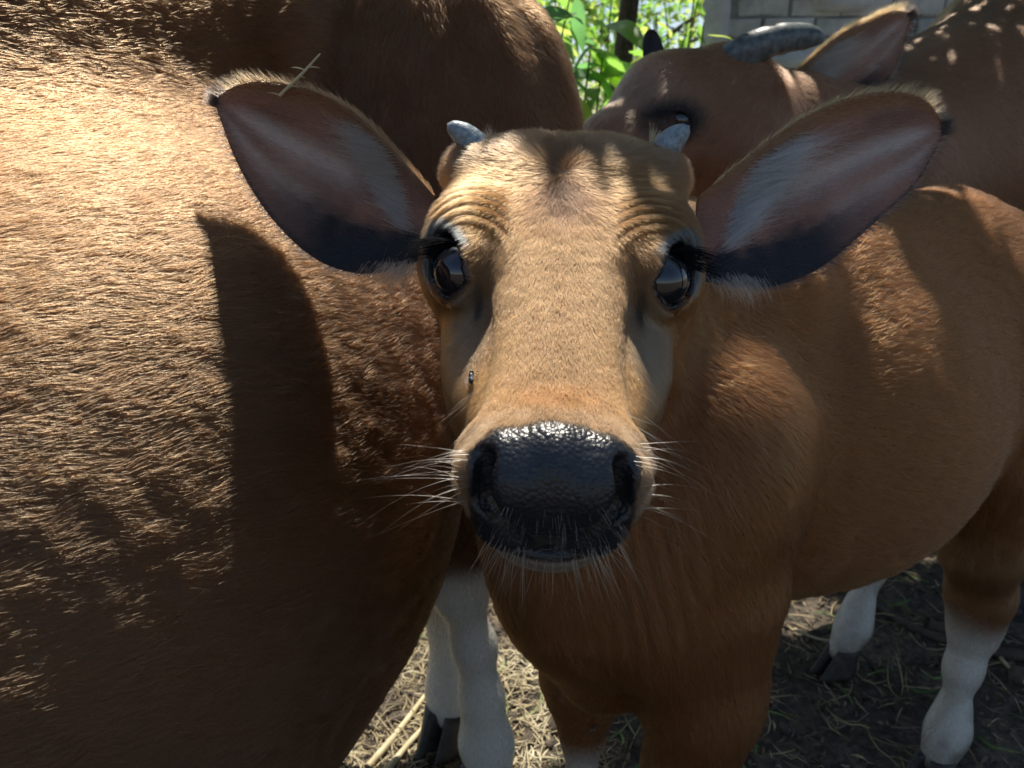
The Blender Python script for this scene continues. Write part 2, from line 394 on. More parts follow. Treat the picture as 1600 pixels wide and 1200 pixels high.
def head_extra(p, d, fl):
    q = w2h(p); near = (np.abs(q[:, 0]) < .16) & (q[:, 1] > -.08) & (q[:, 1] < .42) & (q[:, 2] > -.22) & (q[:, 2] < .08)
    ix = np.nonzero(near)[0]; hd = head_sdf(q[ix])
    k = .03; dd = d[ix]; h = np.maximum(k - np.abs(dd - hd), 0) / k; m = np.minimum(dd, hd) - h * h * k * .25
    # the lids, lips and nostrils are cut from the finished union
    d[ix] = np.where(q[ix, 1] > .12, np.where(dd < hd, m, hd - h * h * k * .25 * (dd < .02)), m)
    nf = p - P(1015, 900, .72); w = np.exp(-((nf @ CR) / .045) ** 2 - ((nf @ CU) / .10) ** 2 - ((nf @ CF) / .12) ** 2); ni = np.nonzero(w > .02)[0]
    d[ni] = d[ni] + w[ni] * .0035 * np.abs(np.sin((nf[ni] @ (CR + .25 * CU)) * math.pi / .017 + 2 * vnoise(p[ni], 14)))
    if fl is None: return d
    W = np.exp(-np.clip(hd, -.05, 1) / .012)[:, None] * 3.0
    w0 = np.array([0, .058, .006]); r = q[ix] - w0; r[:, 2] *= .5
    dirh = nrm(r + np.array([0, .02, 0]) * sstep(.06, .12, q[ix, 1])[:, None]); 
    cheek = sstep(-.03, -.07, q[ix, 2])[:, None]; dirh = nrm(dirh * (1 - .8 * cheek) + np.array([0, -.25, -.9]) * cheek)
    fl[ix] += W * (dirh @ HM); return d, fl
calf.extra.append(head_extra)

def calf_colour(p, skin=False):
    q = w2h(p); f = fold(q); u, s, n = f[:, 0], q[:, 1], q[:, 2]
    rel = p - C0; a = rel @ AX; l = rel @ SIDE; z = p[:, 2]
    body = np.array([.30, .112, .034]); c = np.tile(body, (len(p), 1))
    def mix(w, col): c[:] = c * (1 - w[:, None]) + np.asarray(col) * w[:, None]
    nz = vnoise(p, 14); nz2 = vnoise(p, 45, 5)
    mix(.4 * sstep(.35, .75, vnoise(p, 6, 8)), (.24, .090, .028)); mix(.35 * nz, (.21, .080, .026))
    mix(sstep(.52, .40, z) * sstep(-.03, .12, a) * .6, (.22, .115, .05))            # paler belly
    hw = sstep(-.06, .02, s) * sstep(.45, .40, s) * sstep(-.15, -.05, n + .6 * np.maximum(s - .17, 0)) * sstep(.15, .13, u)
    mix(hw, (.32, .145, .052))
    mix(hw * sstep(.055, .03, s) * .75, (.24, .15, .09))                              # poll
    mix(hw * np.exp(-((u / .034) ** 2 + ((s - .085) / .045) ** 2)) * .9, (.075, .042, .028))   # dark whorl
    mix(hw * sstep(.09, .16, s) * sstep(.055, .03, u) * sstep(-.04, -.015, n) * .6, (.36, .20, .090))
    mix(hw * sstep(.15, .17, s) * sstep(.26, .22, s) * sstep(-.012, -.035, n) * sstep(.04, .06, u) * .85, (.27, .205, .13))   # grey cheek
    mix(hw * sstep(.20, .24, s) * sstep(.30, .27, s) * np.exp(-((u - .050) / .018) ** 2) * .9, (.38, .165, .045))
    mix(hw * np.exp(-((s - .280) / .016) ** 2) * sstep(.045, .02, u) * .9, (.30, .125, .04)); mix(hw * sstep(.45, .8, vnoise(p, 60, 11)) * .25, (.22, .11, .05))
    mz = sstep(.286, .296, s + .25 * n + .004 * (nz2 - .5)); mix(hw * mz, (.27, .155, .078))
    pad = nose_pad(q); mix(pad, (.017, .020, .027))
    mix(hw * sstep(.27, .29, s) * sstep(-.075, -.088, n) * (1 - pad) * .75, (.36, .33, .27))   # pale lips
    mix(hw * sstep(.30, .33, s) * sstep(-.098, -.106, n) * .6, (.26, .28, .28))
    o, L = open_val(q); mix(sstep(1.42, 1.12, o) * sstep(.0, .006, L[:, 2]), (.012, .013, .016))
    lid = sstep(1.75, 1.5, o) * sstep(1.2, 1.35, o) * sstep(.0, .006, L[:, 2]) * sstep(.002, -.006, L[:, 0]); mix(lid, (.17, .21, .22))
    tear = np.exp(-(((f[:, 0] - EYE[0] + .0165) / .0035) ** 2 + ((s - EYE[1] - .030) / .010) ** 2)); mix(tear * (n > -.06), (.02, .018, .016))
    # stockings
    for ft, top in ((FL, .24), (FR, .24), (HLf + AX * .03, .30), (HRf + AX * .05, .31)):
        dd = np.hypot(p[:, 0] - ft[0], p[:, 1] - ft[1]); w = sstep(.13, .10, dd) * sstep(top + .03, top - .05, z + .05 * (nz - .5)); mix(w, (.80, .76, .68))
        mix(sstep(.13, .10, dd) * sstep(.11, .03, z + .06 * (nz2 - .5)) * .8, (.20, .16, .12)); mix(sstep(.13, .10, dd) * sstep(.30, .05, z) * sstep(.5, .8, nz2) * .45, (.34, .26, .18))
    return c
def nose_pad(q):
    f = fold(q); u, s, n = f[:, 0], q[:, 1], q[:, 2]
    nz = vnoise(q, 120, 3) - .5
    top = sstep(.302, .310, s + .10 * n - 4.5 * u * u * sstep(-.05, -.02, n) + .006 * nz)
    side = sstep(.0545, .047, u - .012 * sstep(-.06, -.09, n)) ; low = sstep(-.100, -.095, n)
    return top * side * sstep(.300, .312, s) * low * (s < .45) * (n > -.2) * (u < .1)
def calf_alpha(p):
    q = w2h(p); o, L = open_val(q)
    return np.maximum(nose_pad(q), sstep(1.42, 1.2, o) * (L[:, 2] > 0))

V, F = surface_nets(calf, (-.22, .30, -.02), (1.02, 1.50, 1.10), .010)
V = project(calf, V)
hd = lambda c: (lambda q: (np.abs(q[:, 0]) < .14) & (q[:, 1] > -.05) & (q[:, 2] > -.16))(w2h(c))
hd2 = lambda c: (lambda q: (np.abs(q[:, 0]) < .125) & (q[:, 1] > -.02) & (q[:, 2] > -.125))(w2h(c))
V, F = refine(calf, V, F, lambda c: np.ones(len(c), bool))
V, F = refine(calf, V, F, hd); V, F = refine(calf, V, F, hd2)
NV = nrm(calf.grad(V))
calf_root = tag(link("calf", None), "golden brown calf with small horn buds and wide ears staring straight ahead", "calf")
calf_root.location = (C0[0], C0[1], 0)
CL = calf_root.location
def under(o, root):
    o.parent = root; o.location = tuple(np.array(o.location) - np.array(root.location)); return o
cc = np.concatenate([calf_colour(V) * .7, calf_alpha(V)[:, None]], 1)
calf_body = under(mesh_np("body", V, F, M_SKIN, col=cc), calf_root)
print("calf verts", len(V))

# --- eyes
def sphere(r, nu=32, nv=20):
    Vv = []; Ff = []
    for j in range(nv + 1):
        th = math.pi * j / nv
        for i in range(nu): Vv.append((r * math.sin(th) * math.cos(2 * math.pi * i / nu), r * math.sin(th) * math.sin(2 * math.pi * i / nu), r * math.cos(th)))
    for j in range(nv):
        for i in range(nu): Ff.append((j * nu + i, (j + 1) * nu + i, (j + 1) * nu + (i + 1) % nu, j * nu + (i + 1) % nu))
    return np.array(Vv), np.array(Ff)
M_EYE, _nt, _b = new_mat("eye_glossy_dark"); _b.inputs["Base Color"].default_value = (.006, .007, .012, 1); _b.inputs["Roughness"].default_value = .04
_b.inputs["Coat Weight"].default_value = 1.0; _b.inputs["Coat Roughness"].default_value = .02
for sg in (-1, 1):
    v, f_ = sphere(EYE_R); o = mesh_np("eye", v + h2w(sg * EYE[0], EYE[1], EYE[2]), f_, M_EYE); under(o, calf_root)

# --- fur
def near_free(q):      # no coat on bare skin
    o, L = open_val(q); return (nose_pad(q) < .4) & ~((o < 1.42) & (L[:, 2] > 0))
def flow_calf(p, n): return calf(p, True)[1] + 1e-6
def is_head(p):
    q = w2h(p); return sstep(-.05, .01, q[:, 1]) * sstep(-.15, -.11, q[:, 2]) * sstep(.15, .13, np.abs(q[:, 0]))
def hlen(p):
    q = w2h(p); L = .0095 + .005 * sstep(.07, .02, q[:, 1]) - .004 * sstep(.10, .18, q[:, 1]); return L
fur = make_fur("fur", calf_root, V, F, NV, 3.4e6, hlen, .00015, flow_calf, calf_colour, keep=lambda c: (is_head(c) > .5) * near_free(w2h(c)), lift=.30, jitter=.22, seed=3, clump=.06, clscale=160)
under(fur, calf_root)
fur = make_fur("fur", calf_root, V, F, NV, 4.8e5, lambda p: .016 - .0115 * sstep(.42, .30, p[:, 2]), .00030, flow_calf, calf_colour, keep=lambda c: 1 - (is_head(c) > .5), lift=.22, jitter=.18, seed=4, clump=.22, clscale=70)
under(fur, calf_root)
#@@REST
# --- ears: cupped leaf-shaped blades with real thickness
def smooth_poly(pts, N):
    pts = np.asarray(pts, float); n = len(pts); t = np.linspace(0, n - 1, N); i = np.clip(np.floor(t).astype(int), 0, n - 2); f = (t - i)[:, None]
    g = lambda k: pts[np.clip(k, 0, n - 1)]
    p0, p1, p2, p3 = g(i - 1), g(i), g(i + 1), g(i + 2)
    return .5 * (2 * p1 + (p2 - p0) * f + (2 * p0 - 5 * p1 + 4 * p2 - p3) * f ** 2 + (3 * p1 - p0 - 3 * p2 + p3) * f ** 3)
class Ear: pass
def make_ear(name, root, top, bot, cup, colour, nu=60, nv=36, thick=.0035):
    """top/bot: matching edge points base->tip (world); cup: depth of the hollow"""
    A = smooth_poly(top, nu); Bm = smooth_poly(bot, nu); E = Ear()
    a = np.linspace(0, 1, nu)[:, None]; b = np.linspace(0, 1, nv)[None, :]
    G = A[:, None] * (1 - b[..., None]) + Bm[:, None] * b[..., None]
    ax = unit(A[-1] + Bm[-1] - A[0] - Bm[0]); ac = unit((Bm - A).mean(0)); back = unit(np.cross(ax, ac))
    if back @ (G.mean((0, 1)) - CAM) < 0: back = -back
    prof = (4 * b * (1 - b)) ** .8 * (1 - .55 * b); w = np.linalg.norm(Bm - A, axis=1)[:, None]
    depth = cup * prof * np.minimum(w / w.max(), 1) * (1.15 - .5 * a)
    rib = .0030 * np.sin(b * 17 + 3 * a + .8 * np.sin(a * 9)) * sstep(.1, .3, a) * sstep(.95, .7, a) * prof
    G = G + (depth + rib)[..., None] * back
    V0 = G.reshape(-1, 3); idx = np.arange(nu * nv).reshape(nu, nv)
    Fq = np.stack([idx[:-1, :-1], idx[1:, :-1], idx[1:, 1:], idx[:-1, 1:]], -1).reshape(-1, 4)
    du = np.gradient(G, axis=0); dv = np.gradient(G, axis=1); N = nrm(np.cross(du, dv).reshape(-1, 3))
    s = np.sign(-(N @ back).mean()); N = N * s
    if s < 0: pass
    fn = np.cross(V0[Fq[0, 1]] - V0[Fq[0, 0]], V0[Fq[0, 2]] - V0[Fq[0, 0]])
    if fn @ N[Fq[0, 0]] < 0: Fq = Fq[:, ::-1]
    th = thick * (np.minimum(np.minimum(b, 1 - b) * 8, 1) * .8 + .2) * np.ones((nu, 1))
    V1 = V0 - N * th.reshape(-1, 1); nb = len(V0)
    rimi = np.concatenate([idx[:-1, 0], idx[-1, :-1], idx[::-1, -1][:-1], idx[0, ::-1]])
    R = np.stack([rimi[:-1], rimi[1:], rimi[1:] + nb, rimi[:-1] + nb], 1)
    E.V = V0; E.F = Fq; E.N = N; E.a = np.repeat(a.ravel(), nv); E.b = np.tile(b.ravel(), nu)
    E.V1 = V1; E.F1 = Fq[:, ::-1]; E.back = back; E.ax = ax; E.ac = ac; E.rim = rimi
    c = colour(E.a, E.b, V0); cb = np.tile(np.array([[.20, .10, .045]]), (nb, 1)); cb[E.a > .9] *= .4
    col = np.concatenate([np.concatenate([c, cb]), np.zeros((2 * nb, 1))], 1)
    E.o = under(mesh_np(name, np.concatenate([V0, V1]), np.concatenate([Fq, Fq[:, ::-1] + nb, R, ]), M_SKIN, col=col), root)
    E.c = c
    return E
def ear_col(a, b, p):
    n = vnoise(p, 40, 2); n2 = vnoise(p, 110, 4); c = np.tile(np.array([[.27, .14, .105]]), (len(a), 1))
    def mix(w, col): c[:] = c * (1 - w[:, None]) + np.asarray(col) * w[:, None]
    mix(sstep(.3, .7, n) * .6, (.15, .085, .07))
    mix(np.exp(-((b - .42) / .10) ** 2) * sstep(.3, .45, a) * sstep(.98, .8, a) * .7, (.52, .44, .40))
    mix(np.exp(-((b - .70) / .10) ** 2) * sstep(.45, .6, a) * sstep(1., .85, a) * .7, (.42, .33, .29))
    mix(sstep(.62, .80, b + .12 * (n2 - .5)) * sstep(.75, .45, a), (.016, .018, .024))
    mix(sstep(.16, .05, b) * .8, (.24, .13, .06))
    mix(sstep(.94, .985, b) * .9, (.02, .02, .022))
    mix(sstep(.95, 1., a) * .7, (.03, .028, .028))
    return c
def ear_fur(E, root, tuft_rgb=(.80, .76, .70), rimcol=(.24, .135, .060), tl=.055, sc=1.0, seed=5):
    al = E.ax
    lookup = lambda p: None
    # short down over the hollow
    from_idx = {}
    def colr(p):
        # nearest vertex colour through a coarse search on the (a,b) grid order
        out = np.empty((len(p), 3)); step = 4000; Vs = E.V[::3]; Cs = E.c[::3]
        for i in range(0, len(p), step):
            d = ((p[i:i + step, None] - Vs[None]) ** 2).sum(2); out[i:i + step] = Cs[d.argmin(1)]
        return out * 1.15
    fl = make_fur("down", root, E.V, E.F, E.N, 5e5 / sc, .0065 * sc, .00016 * sc, lambda p, n: np.tile(al + .25 * E.ac, (len(p), 1)), colr, lift=.35, jitter=.3, seed=seed, tone=1.0)
    under(fl, root)
    back = make_fur("fur", root, E.V1, E.F1, -E.N, 4e5 / sc, .010 * sc, .0002 * sc, lambda p, n: np.tile(al, (len(p), 1)), lambda p: np.tile(np.array([[.30, .15, .06]]), (len(p), 1)), lift=.35, jitter=.25, seed=seed + 1)
    if back: under(back, root)
    r = np.random.default_rng(seed)
    # fringe round the rim
    n = 2600; k = r.integers(0, len(E.rim), n); bp = E.V[E.rim[k]]; bb = E.b[E.rim[k]]; aa = E.a[E.rim[k]]
    keepm = aa > .06; bp, bb, aa = bp[keepm], bb[keepm], aa[keepm]; n = len(bp)
    out = np.where(bb[:, None] < .5, -E.ac, E.ac) * np.where(aa > .985, .2, 1)[:, None]
    D = nrm(out * .55 + al * .75 + r.normal(0, .22, (n, 3)) - E.back * .15)
    L = r.uniform(.004, .010, n) * sc; pts, rad = tube_strands(bp + r.normal(0, .0008, (n, 3)), D, L, al * .3 * np.ones((n, 1)), .00016 * sc, 4)
    col = np.where((bb < .5)[:, None], np.array(rimcol), np.array([.03, .03, .035])) * r.uniform(.7, 1.3, (n, 1))
    col[(aa > .93)] = np.array([.03, .024, .022])
    under(curves("fringe", root, pts, rad, col, M_FUR), root)
    # long pale tuft sweeping out of the upper edge into the hollow
    n = 1700; b = .10 + .66 * r.beta(1.1, 1.5, n); a = .06 + .30 * (1 - b) ** 1.2 * r.uniform(.45, 1.15, n) + .05 * r.random(n)
    ia = (a * 59).astype(int); ib = (b * 35).astype(int); base = E.V[ia * 36 + ib]; nn = E.N[ia * 36 + ib]
    D = nrm(al * 1.0 + E.ac * (.10 + .28 * r.random(n) - .45 * b)[:, None] + nn * (.35 + .25 * r.random(n))[:, None] + r.normal(0, .10, (n, 3)))
    L = r.uniform(.45, 1.2, n) * tl * (1.1 - .5 * b); pts, rad = tube_strands(base, D, L, (-nn * .38) + r.normal(0, .10, (n, 3)), .00023 * sc, 6)
    under(curves("ear_hair", root, pts, rad, np.array(tuft_rgb) * r.uniform(.75, 1.2, (n, 1)), M_FUR), root)
def PX(lst): return [P(*q) for q in lst]
earL = make_ear("ear", calf_root,
    PX([(676, 305, .652), (612, 232, .632), (562, 182, .622), (500, 146, .618), (425, 128, .620), (375, 130, .628), (340, 150, .652)]),
    PX([(668, 402, .668), (622, 418, .678), (560, 427, .684), (492, 404, .686), (425, 342, .680), (372, 258, .668), (337, 166, .655)]), .034, ear_col)
earR = make_ear("ear", calf_root,
    PX([(1092, 308, .655), (1160, 252, .640), (1235, 196, .630), (1315, 157, .626), (1390, 143, .628), (1445, 155, .636), (1473, 192, .648)]),
    PX([(1100, 440, .655), (1150, 444, .656), (1210, 447, .658), (1285, 416, .660), (1360, 354, .660), (1430, 288, .656), (1474, 210, .650)]), .027, ear_col)
ear_fur(earL, calf_root, seed=11, tuft_rgb=(.66, .56, .46), tl=.042); ear_fur(earR, calf_root, seed=21, tl=.056)
# white tuft below each ear
for sg, (px, py) in ((-1, (628, 418)), (1, (1150, 440))):
    r = np.random.default_rng(31 + sg); n = 300; b0 = np.array([P(px + r.normal(0, 22), py + r.normal(-4, 6), .652) for _ in range(n)])
    D = nrm(np.array([sg * .55, -.15, -.6]) + r.normal(0, .22, (n, 3))); L = r.uniform(.010, .022, n)
    pts, rad = tube_strands(b0, D, L, np.array([[0, 0, -.3]]) * np.ones((n, 1)), .00017, 5)
    under(curves("ear_hair", calf_root, pts, rad, np.array([.42, .37, .30]) * r.uniform(.5, 1.2, (n, 1)), M_FUR), calf_root)

# --- horns
def lofted(path, radii, nseg=20, ridge=0.0, ridge_n=9, nlen=40, oval=None):
    C = smooth_poly(path, nlen); R = np.interp(np.linspace(0, 1, nlen), np.linspace(0, 1, len(radii)), radii)
    T = nrm(np.gradient(C, axis=0)); ref = np.array([0, 0, 1.0]) if abs(T[0][2]) < .8 else np.array([1.0, 0, 0])
    V = []; t = np.linspace(0, 1, nlen)
    for i in range(nlen):
        x = unit(np.cross(T[i], ref)); y = np.cross(T[i], x)
        rr = R[i] * (1 + ridge * math.sin(t[i] * ridge_n * 2 * math.pi) * (1 - t[i]))
        for k in range(nseg):
            an = 2 * math.pi * k / nseg; V.append(C[i] + rr * (math.cos(an) * x + math.sin(an) * y))
    F = [(i * nseg + k, i * nseg + (k + 1) % nseg, (i + 1) * nseg + (k + 1) % nseg, (i + 1) * nseg + k) for i in range(nlen - 1) for k in range(nseg)]
    n = len(V); V += [C[0], C[-1] + T[-1] * R[-1] * .6]
    F += [(n, (k + 1) % nseg, k) for k in range(nseg)] + [(n + 1, (nlen - 1) * nseg + k, (nlen - 1) * nseg + (k + 1) % nseg) for k in range(nseg)]
    return np.array(V), F
def horn_mat(name, c0, c1, scale):
    m, nt, b = new_mat(name); tc = nt.nodes.new("ShaderNodeTexCoord"); mp = nt.nodes.new("ShaderNodeMapping"); mp.inputs["Scale"].default_value = (scale, scale * .25, scale)
    n = nt.nodes.new("ShaderNodeTexNoise"); n.inputs["Scale"].default_value = 1; n.inputs["Detail"].default_value = 5
    nt.links.new(tc.outputs["Object"], mp.inputs[0]); nt.links.new(mp.outputs[0], n.inputs["Vector"])
    nt.links.new(ramp(nt, n.outputs["Fac"], [(.3, c0), (.7, c1)]), b.inputs["Base Color"]); b.inputs["Roughness"].default_value = .42
    bump(nt, b, n.outputs["Fac"], .5, .0015); return m
M_HORN = horn_mat("horn_pale_grey", (.12, .165, .195), (.32, .385, .42), 260)
for a, m_, t in (((752, 238, .672), (730, 215, .668), (703, 196, .662)), ((1036, 236, .672), (1052, 218, .668), (1073, 200, .662))):
    v, f_ = lofted(PX([a, m_, t]), [.0130, .0120, .0098, .0048], 18, .0, 5, 24)
    under(mesh_np("horn", v, f_, M_HORN), calf_root)
    r = np.random.default_rng(int(a[0])); n = 260; an = r.uniform(0, 2 * math.pi, n); c = P(*a); ax = unit(P(*t) - P(*a)); x = unit(np.cross(ax, CF)); y = np.cross(ax, x)
    rd = np.cos(an)[:, None] * x + np.sin(an)[:, None] * y
    pts, rad = tube_strands(c + rd * .0135 - ax * .003, nrm(ax * .8 + rd * .35 + r.normal(0, .25, (n, 3))), r.uniform(.008, .016, n), rd * .2, .00018, 5)
    under(curves("fringe", calf_root, pts, rad, np.array([.30, .2, .12]) * r.uniform(.7, 1.3, (n, 1)), M_FUR), calf_root)

# --- lashes, whiskers and long stray hairs
r = np.random.default_rng(41)
for sg in (-1, 1):
    n = 150; th = r.uniform(-.9, 1.0, n)           # along the upper lid
    l0 = -np.cos(th) * .0215; l1 = np.sin(th) * .0140
    loc = EYE + (l0[:, None] * OPEN_L + (l1)[:, None] * OPEN_W + .0165 * OPEN_D); 
    base = H0 + (loc * np.array([sg, 1, 1])) @ HM
    Dl = nrm(OPEN_D * .75 - OPEN_L * .15 + np.array([.55, 0, -.45]) + (th * .25)[:, None] * OPEN_W + r.normal(0, .10, (n, 3)))
    D = (Dl * np.array([sg, 1, 1])) @ HM
    pts, rad = tube_strands(base, D, r.uniform(.016, .032, n), np.tile((np.array([sg * .15, .35, -.1])) @ HM, (n, 1)), .00026, 6)
    under(curves("eyelashes", calf_root, pts, rad, np.array([.02, .02, .024]) * r.uniform(.6, 2.2, (n, 1)), M_LASH), calf_root)
def ray_root(px, py, d0=.40, d1=.75):
    o = P(px, py, d0); e = P(px, py, d1); t = np.linspace(0, 1, 240)[:, None]; q = o * (1 - t) + e * t
    d = calf(q); k = np.nonzero(d < 0)[0]; return q[k[0]] if len(k) else None
W0, WD, WL = [], [], []
def wh(px, py, dx, dy, L, fwd=.25):
    p = ray_root(px, py)
    if p is not None: W0.append(p); WD.append(unit(dx * CR - dy * CU - fwd * CF)); WL.append(L)
for i in range(42): wh(r.uniform(712, 738), r.uniform(690, 838), -1, r.uniform(-.35, .35), r.uniform(.018, .068))
for i in range(34): wh(r.uniform(985, 1004), r.uniform(690, 838), 1, r.uniform(-.25, .45), r.uniform(.018, .05))
for i in range(90):
    x = r.uniform(735, 985); t = (x - 865) / 130; wh(x, 838 + 45 * (1 - t * t) * r.uniform(.3, 1), t * .8 + r.normal(0, .15), 1, r.uniform(.012, .036))
for i in range(70):
    x = r.uniform(750, 975); t = (x - 865) / 130; wh(x, r.uniform(790, 845), t * .8, .7, r.uniform(.006, .014), .6)
for i in range(16): wh(r.uniform(720, 790), r.uniform(600, 680), -.8, .6, r.uniform(.02, .035)); wh(r.uniform(960, 1010), r.uniform(600, 680), .8, .5, r.uniform(.02, .04))
W0 = np.array(W0); WD = np.array(WD); WL = np.array(WL); n = len(W0)
pts, rad = tube_strands(W0, nrm(WD + r.normal(0, .08, (n, 3))), WL, np.tile(np.array([0, 0, -.22]), (n, 1)) + r.normal(0, .12, (n, 3)), .00021, 8)
under(curves("whiskers", calf_root, pts, rad, np.array([.50, .43, .34]) * r.uniform(.25, 1.1, (n, 1)), M_FUR), calf_root)

# --- hooves and tail
M_HOOF = simple_mat("hoof_dark", [(.3, (.018, .016, .015)), (.7, (.07, .055, .045))], 60, .55, .5, .003)
def hoof(root, base, fwd, w=.030, l=.075, h=.055):
    """a cloven claw: two tapered toes side by side"""
    fwd = unit(fwd); sd = np.cross(up, fwd)
    for sg in (-1, 1):
        V = []; nl = 10; na = 14
        for i in range(nl):
            t = i / (nl - 1); zc = h * t; back = -.012 * t; ln = l * (1 - .40 * t) / 2; wd = w * (1 - .12 * t) / 2
            for k in range(na):
                an = 2 * math.pi * k / na; x = math.cos(an); y = math.sin(an)
                px = ln * x * (1 if x < 0 else 1.0) + ln * .35 * (1 - t) * max(x, 0); py = wd * y * (1 - .45 * max(x, 0) ** 2)
                V.append(base + fwd * (px + back + .012) + sd * (sg * (w * .52) + py - sg * .25 * max(x, 0) * w * .4) + up * zc)
        F = [(i * na + k, i * na + (k + 1) % na, (i + 1) * na + (k + 1) % na, (i + 1) * na + k) for i in range(nl - 1) for k in range(na)]
        F += [tuple(range(na))[::-1], tuple((nl - 1) * na + k for k in range(na))]
        under(mesh_np("hoof", np.array(V), F, M_HOOF), root)
for ft in (FL, FR): hoof(calf_root, ft - AX * .03, -AX)
for ft in (HLf, HRf): hoof(calf_root, ft - AX * .03, -AX * .9 - SIDE * .25)
def tail(root, path, rs, col, n=500, L=.16, seed=3, parent_col=None):
    v, f_ = lofted(path, rs, 10, 0, 3, 30); under(mesh_np("tail", v, f_, M_SKIN, col=np.concatenate([np.tile(np.array([col]), (len(v), 1)), np.zeros((len(v), 1))], 1)), root)
    q = np.random.default_rng(seed); e = np.asarray(path[-1]); d = unit(e - np.asarray(path[-2])); k = q.random(n)[:, None]
    b0 = e - d * .10 * k + q.normal(0, .006, (n, 3))
    pts, rad = tube_strands(b0, nrm(d + q.normal(0, .16, (n, 3))), q.uniform(.5, 1.1, n) * L, np.tile(np.array([0, 0, -.15]), (n, 1)) + q.normal(0, .08, (n, 3)), .0005, 7)
    under(curves("tail_brush", root, pts, rad, np.array([.03, .02, .016]) * q.uniform(.6, 2.0, (n, 1)), M_FUR), root)
tail(calf_root, [B(.86, 0, .83), B(.90, 0, .74), B(.885, -.03, .60), B(.86, -.10, .48), B(.82, -.12, .42)], [.022, .018, .014, .011, .008], (.16, .08, .035), 700, .17)

# ================================================================== THE BIG COW (barrel beside the calf)
BX = np.array([math.cos(1.114), math.sin(1.114), 0]); BS = np.array([BX[1], -BX[0], 0])           # towards its tail; its left side
BC = np.array([-.50, .799, .78])
cow = Body(); bax = np.stack([BX, BS, up])
def K(a, l, z): return BC + a * BX + l * BS + np.array([0, 0, z - BC[2]])
cow.ell(K(.0, -.02, .716), bax, (.654, .409, .324), .12, BX - .25 * up)
cow.ell(K(-.144, .074, .523), bax, (.614, .342, .274), .14, BX - .12 * up)
cow.ell(K(-.144, -.114, .523), bax, (.614, .342, .274), .14, BX - .12 * up)
cow.limb(K(-.7, 0, 1.10), K(.41, 0, 1.12), .10, .10, .15, BX)
cow.ell(K(.462, .202, .945), bax, (.12, .218, .27), .10, .5 * BX - .9 * up)
cow.ell(K(.462, -.202, .945), bax, (.12, .218, .27), .10, .5 * BX - .9 * up)
cow.ell(K(.47, .17, .76), bax, (.12, .11, .26), .07, .45 * BX - up)
cow.ell(K(.47, -.15, .76), bax, (.12, .11, .26), .07, .45 * BX - up)
cow.ell(K(-.62, .0, .80), bax, (.30, .30, .36), .12, BX - up * .5)
cow.limb(K(-.75, 0, .92), K(-1.25, -.10, 1.08), .20, .14, .12, BX - up * .3)
cow.limb(K(-1.28, -.1, 1.12), K(-1.58, -.18, .90), .125, .075, .06, -BX)
def cowleg(pts): cow.chain([(np.asarray(p, float), q) for p, q in pts], .05, -up)
g1 = P(768, 1250, 1.262); g1[2] = 0; g2 = P(708, 1148, 1.385); g2[2] = 0
cowleg([(K(.46, .17, .72), .10), (P(716, 790, 1.13), .060), (P(708, 868, 1.145), .041), (P(718, 920, 1.155), .029), (P(741, 1010, 1.19), .0225), (P(752, 1090, 1.215), .0235), (P(760, 1160, 1.24), .031), (g1 + up * .045, .029)])
cowleg([(K(.46, -.12, .72), .10), (P(690, 840, 1.32), .06), (P(690, 910, 1.33), .04), (P(704, 990, 1.345), .025), (P(705, 1045, 1.36), .024), (P(704, 1085, 1.37), .030), (g2 + up * .045, .032)])
for l in (.16, -.16): cowleg([(K(-.62, l, .70), .12), (K(-.62, l, .42), .06), (K(-.62, l, .36), .055), (K(-.62, l, .2), .035), (K(-.62, l, .1), .042), (K(-.63, l, .045), .04)])
def rump_folds(p, d, fl):
    q_ = p - P(815, 90, 1.02); w = np.exp(-(np.linalg.norm(q_ * np.array([1, .6, .7]), axis=1) / .13) ** 2); d = d + w * .007 * np.sin((q_ @ (CR * .93 + CU * .36)) * 2 * math.pi / .075 + 1.0)
    return d if fl is None else (d, fl)
cow.extra.append(rump_folds)
def cow_colour(p):
    n = vnoise(p, 9, 1); n2 = vnoise(p, 30, 2); c = np.tile(np.array([[.19, .085, .034]]), (len(p), 1)) * (.85 + .3 * n)[:, None]
    def mix(w, col): c[:] = c * (1 - w[:, None]) + np.asarray(col) * w[:, None]
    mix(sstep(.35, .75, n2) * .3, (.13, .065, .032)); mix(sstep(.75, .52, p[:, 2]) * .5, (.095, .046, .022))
    px, py, Z = toPix(p); hind = (p[:, 2] < .5) & (((p - BC) @ BX) > .25) & (((p - BC) @ BX) < 1.0)
    mix(hind * sstep(.44, .38, p[:, 2] + .05 * (n2 - .5)), (.80, .76, .68))
    return c
Vc, Fc = surface_nets(cow, (-1.45, -.75, -.02), (.35, 1.75, 1.40), .022); Vc = project(cow, Vc)
vis_c = lambda c: (lambda t: (t[2] > .05) & (t[0] > -300) & (t[0] < 1300) & (t[1] > -300) & (t[1] < 1500))(toPix(c))
Vc, Fc = refine(cow, Vc, Fc, vis_c); Vc, Fc = refine(cow, Vc, Fc, lambda c: vis_c(c) & (c[:, 2] < .55))
Nc = nrm(cow.grad(Vc, .003))
cow_root = tag(link("cow", None), "large brown cow whose broad flank and belly stand beside the calf", "cow"); cow_root.location = (BC[0], BC[1], 0)
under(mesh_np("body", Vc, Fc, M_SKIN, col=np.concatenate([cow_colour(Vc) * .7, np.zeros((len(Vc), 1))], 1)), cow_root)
def flow_cow(p, n): return cow(p, True)[1] + 1e-6
dcam = lambda p: np.linalg.norm(p - CAM, axis=1)
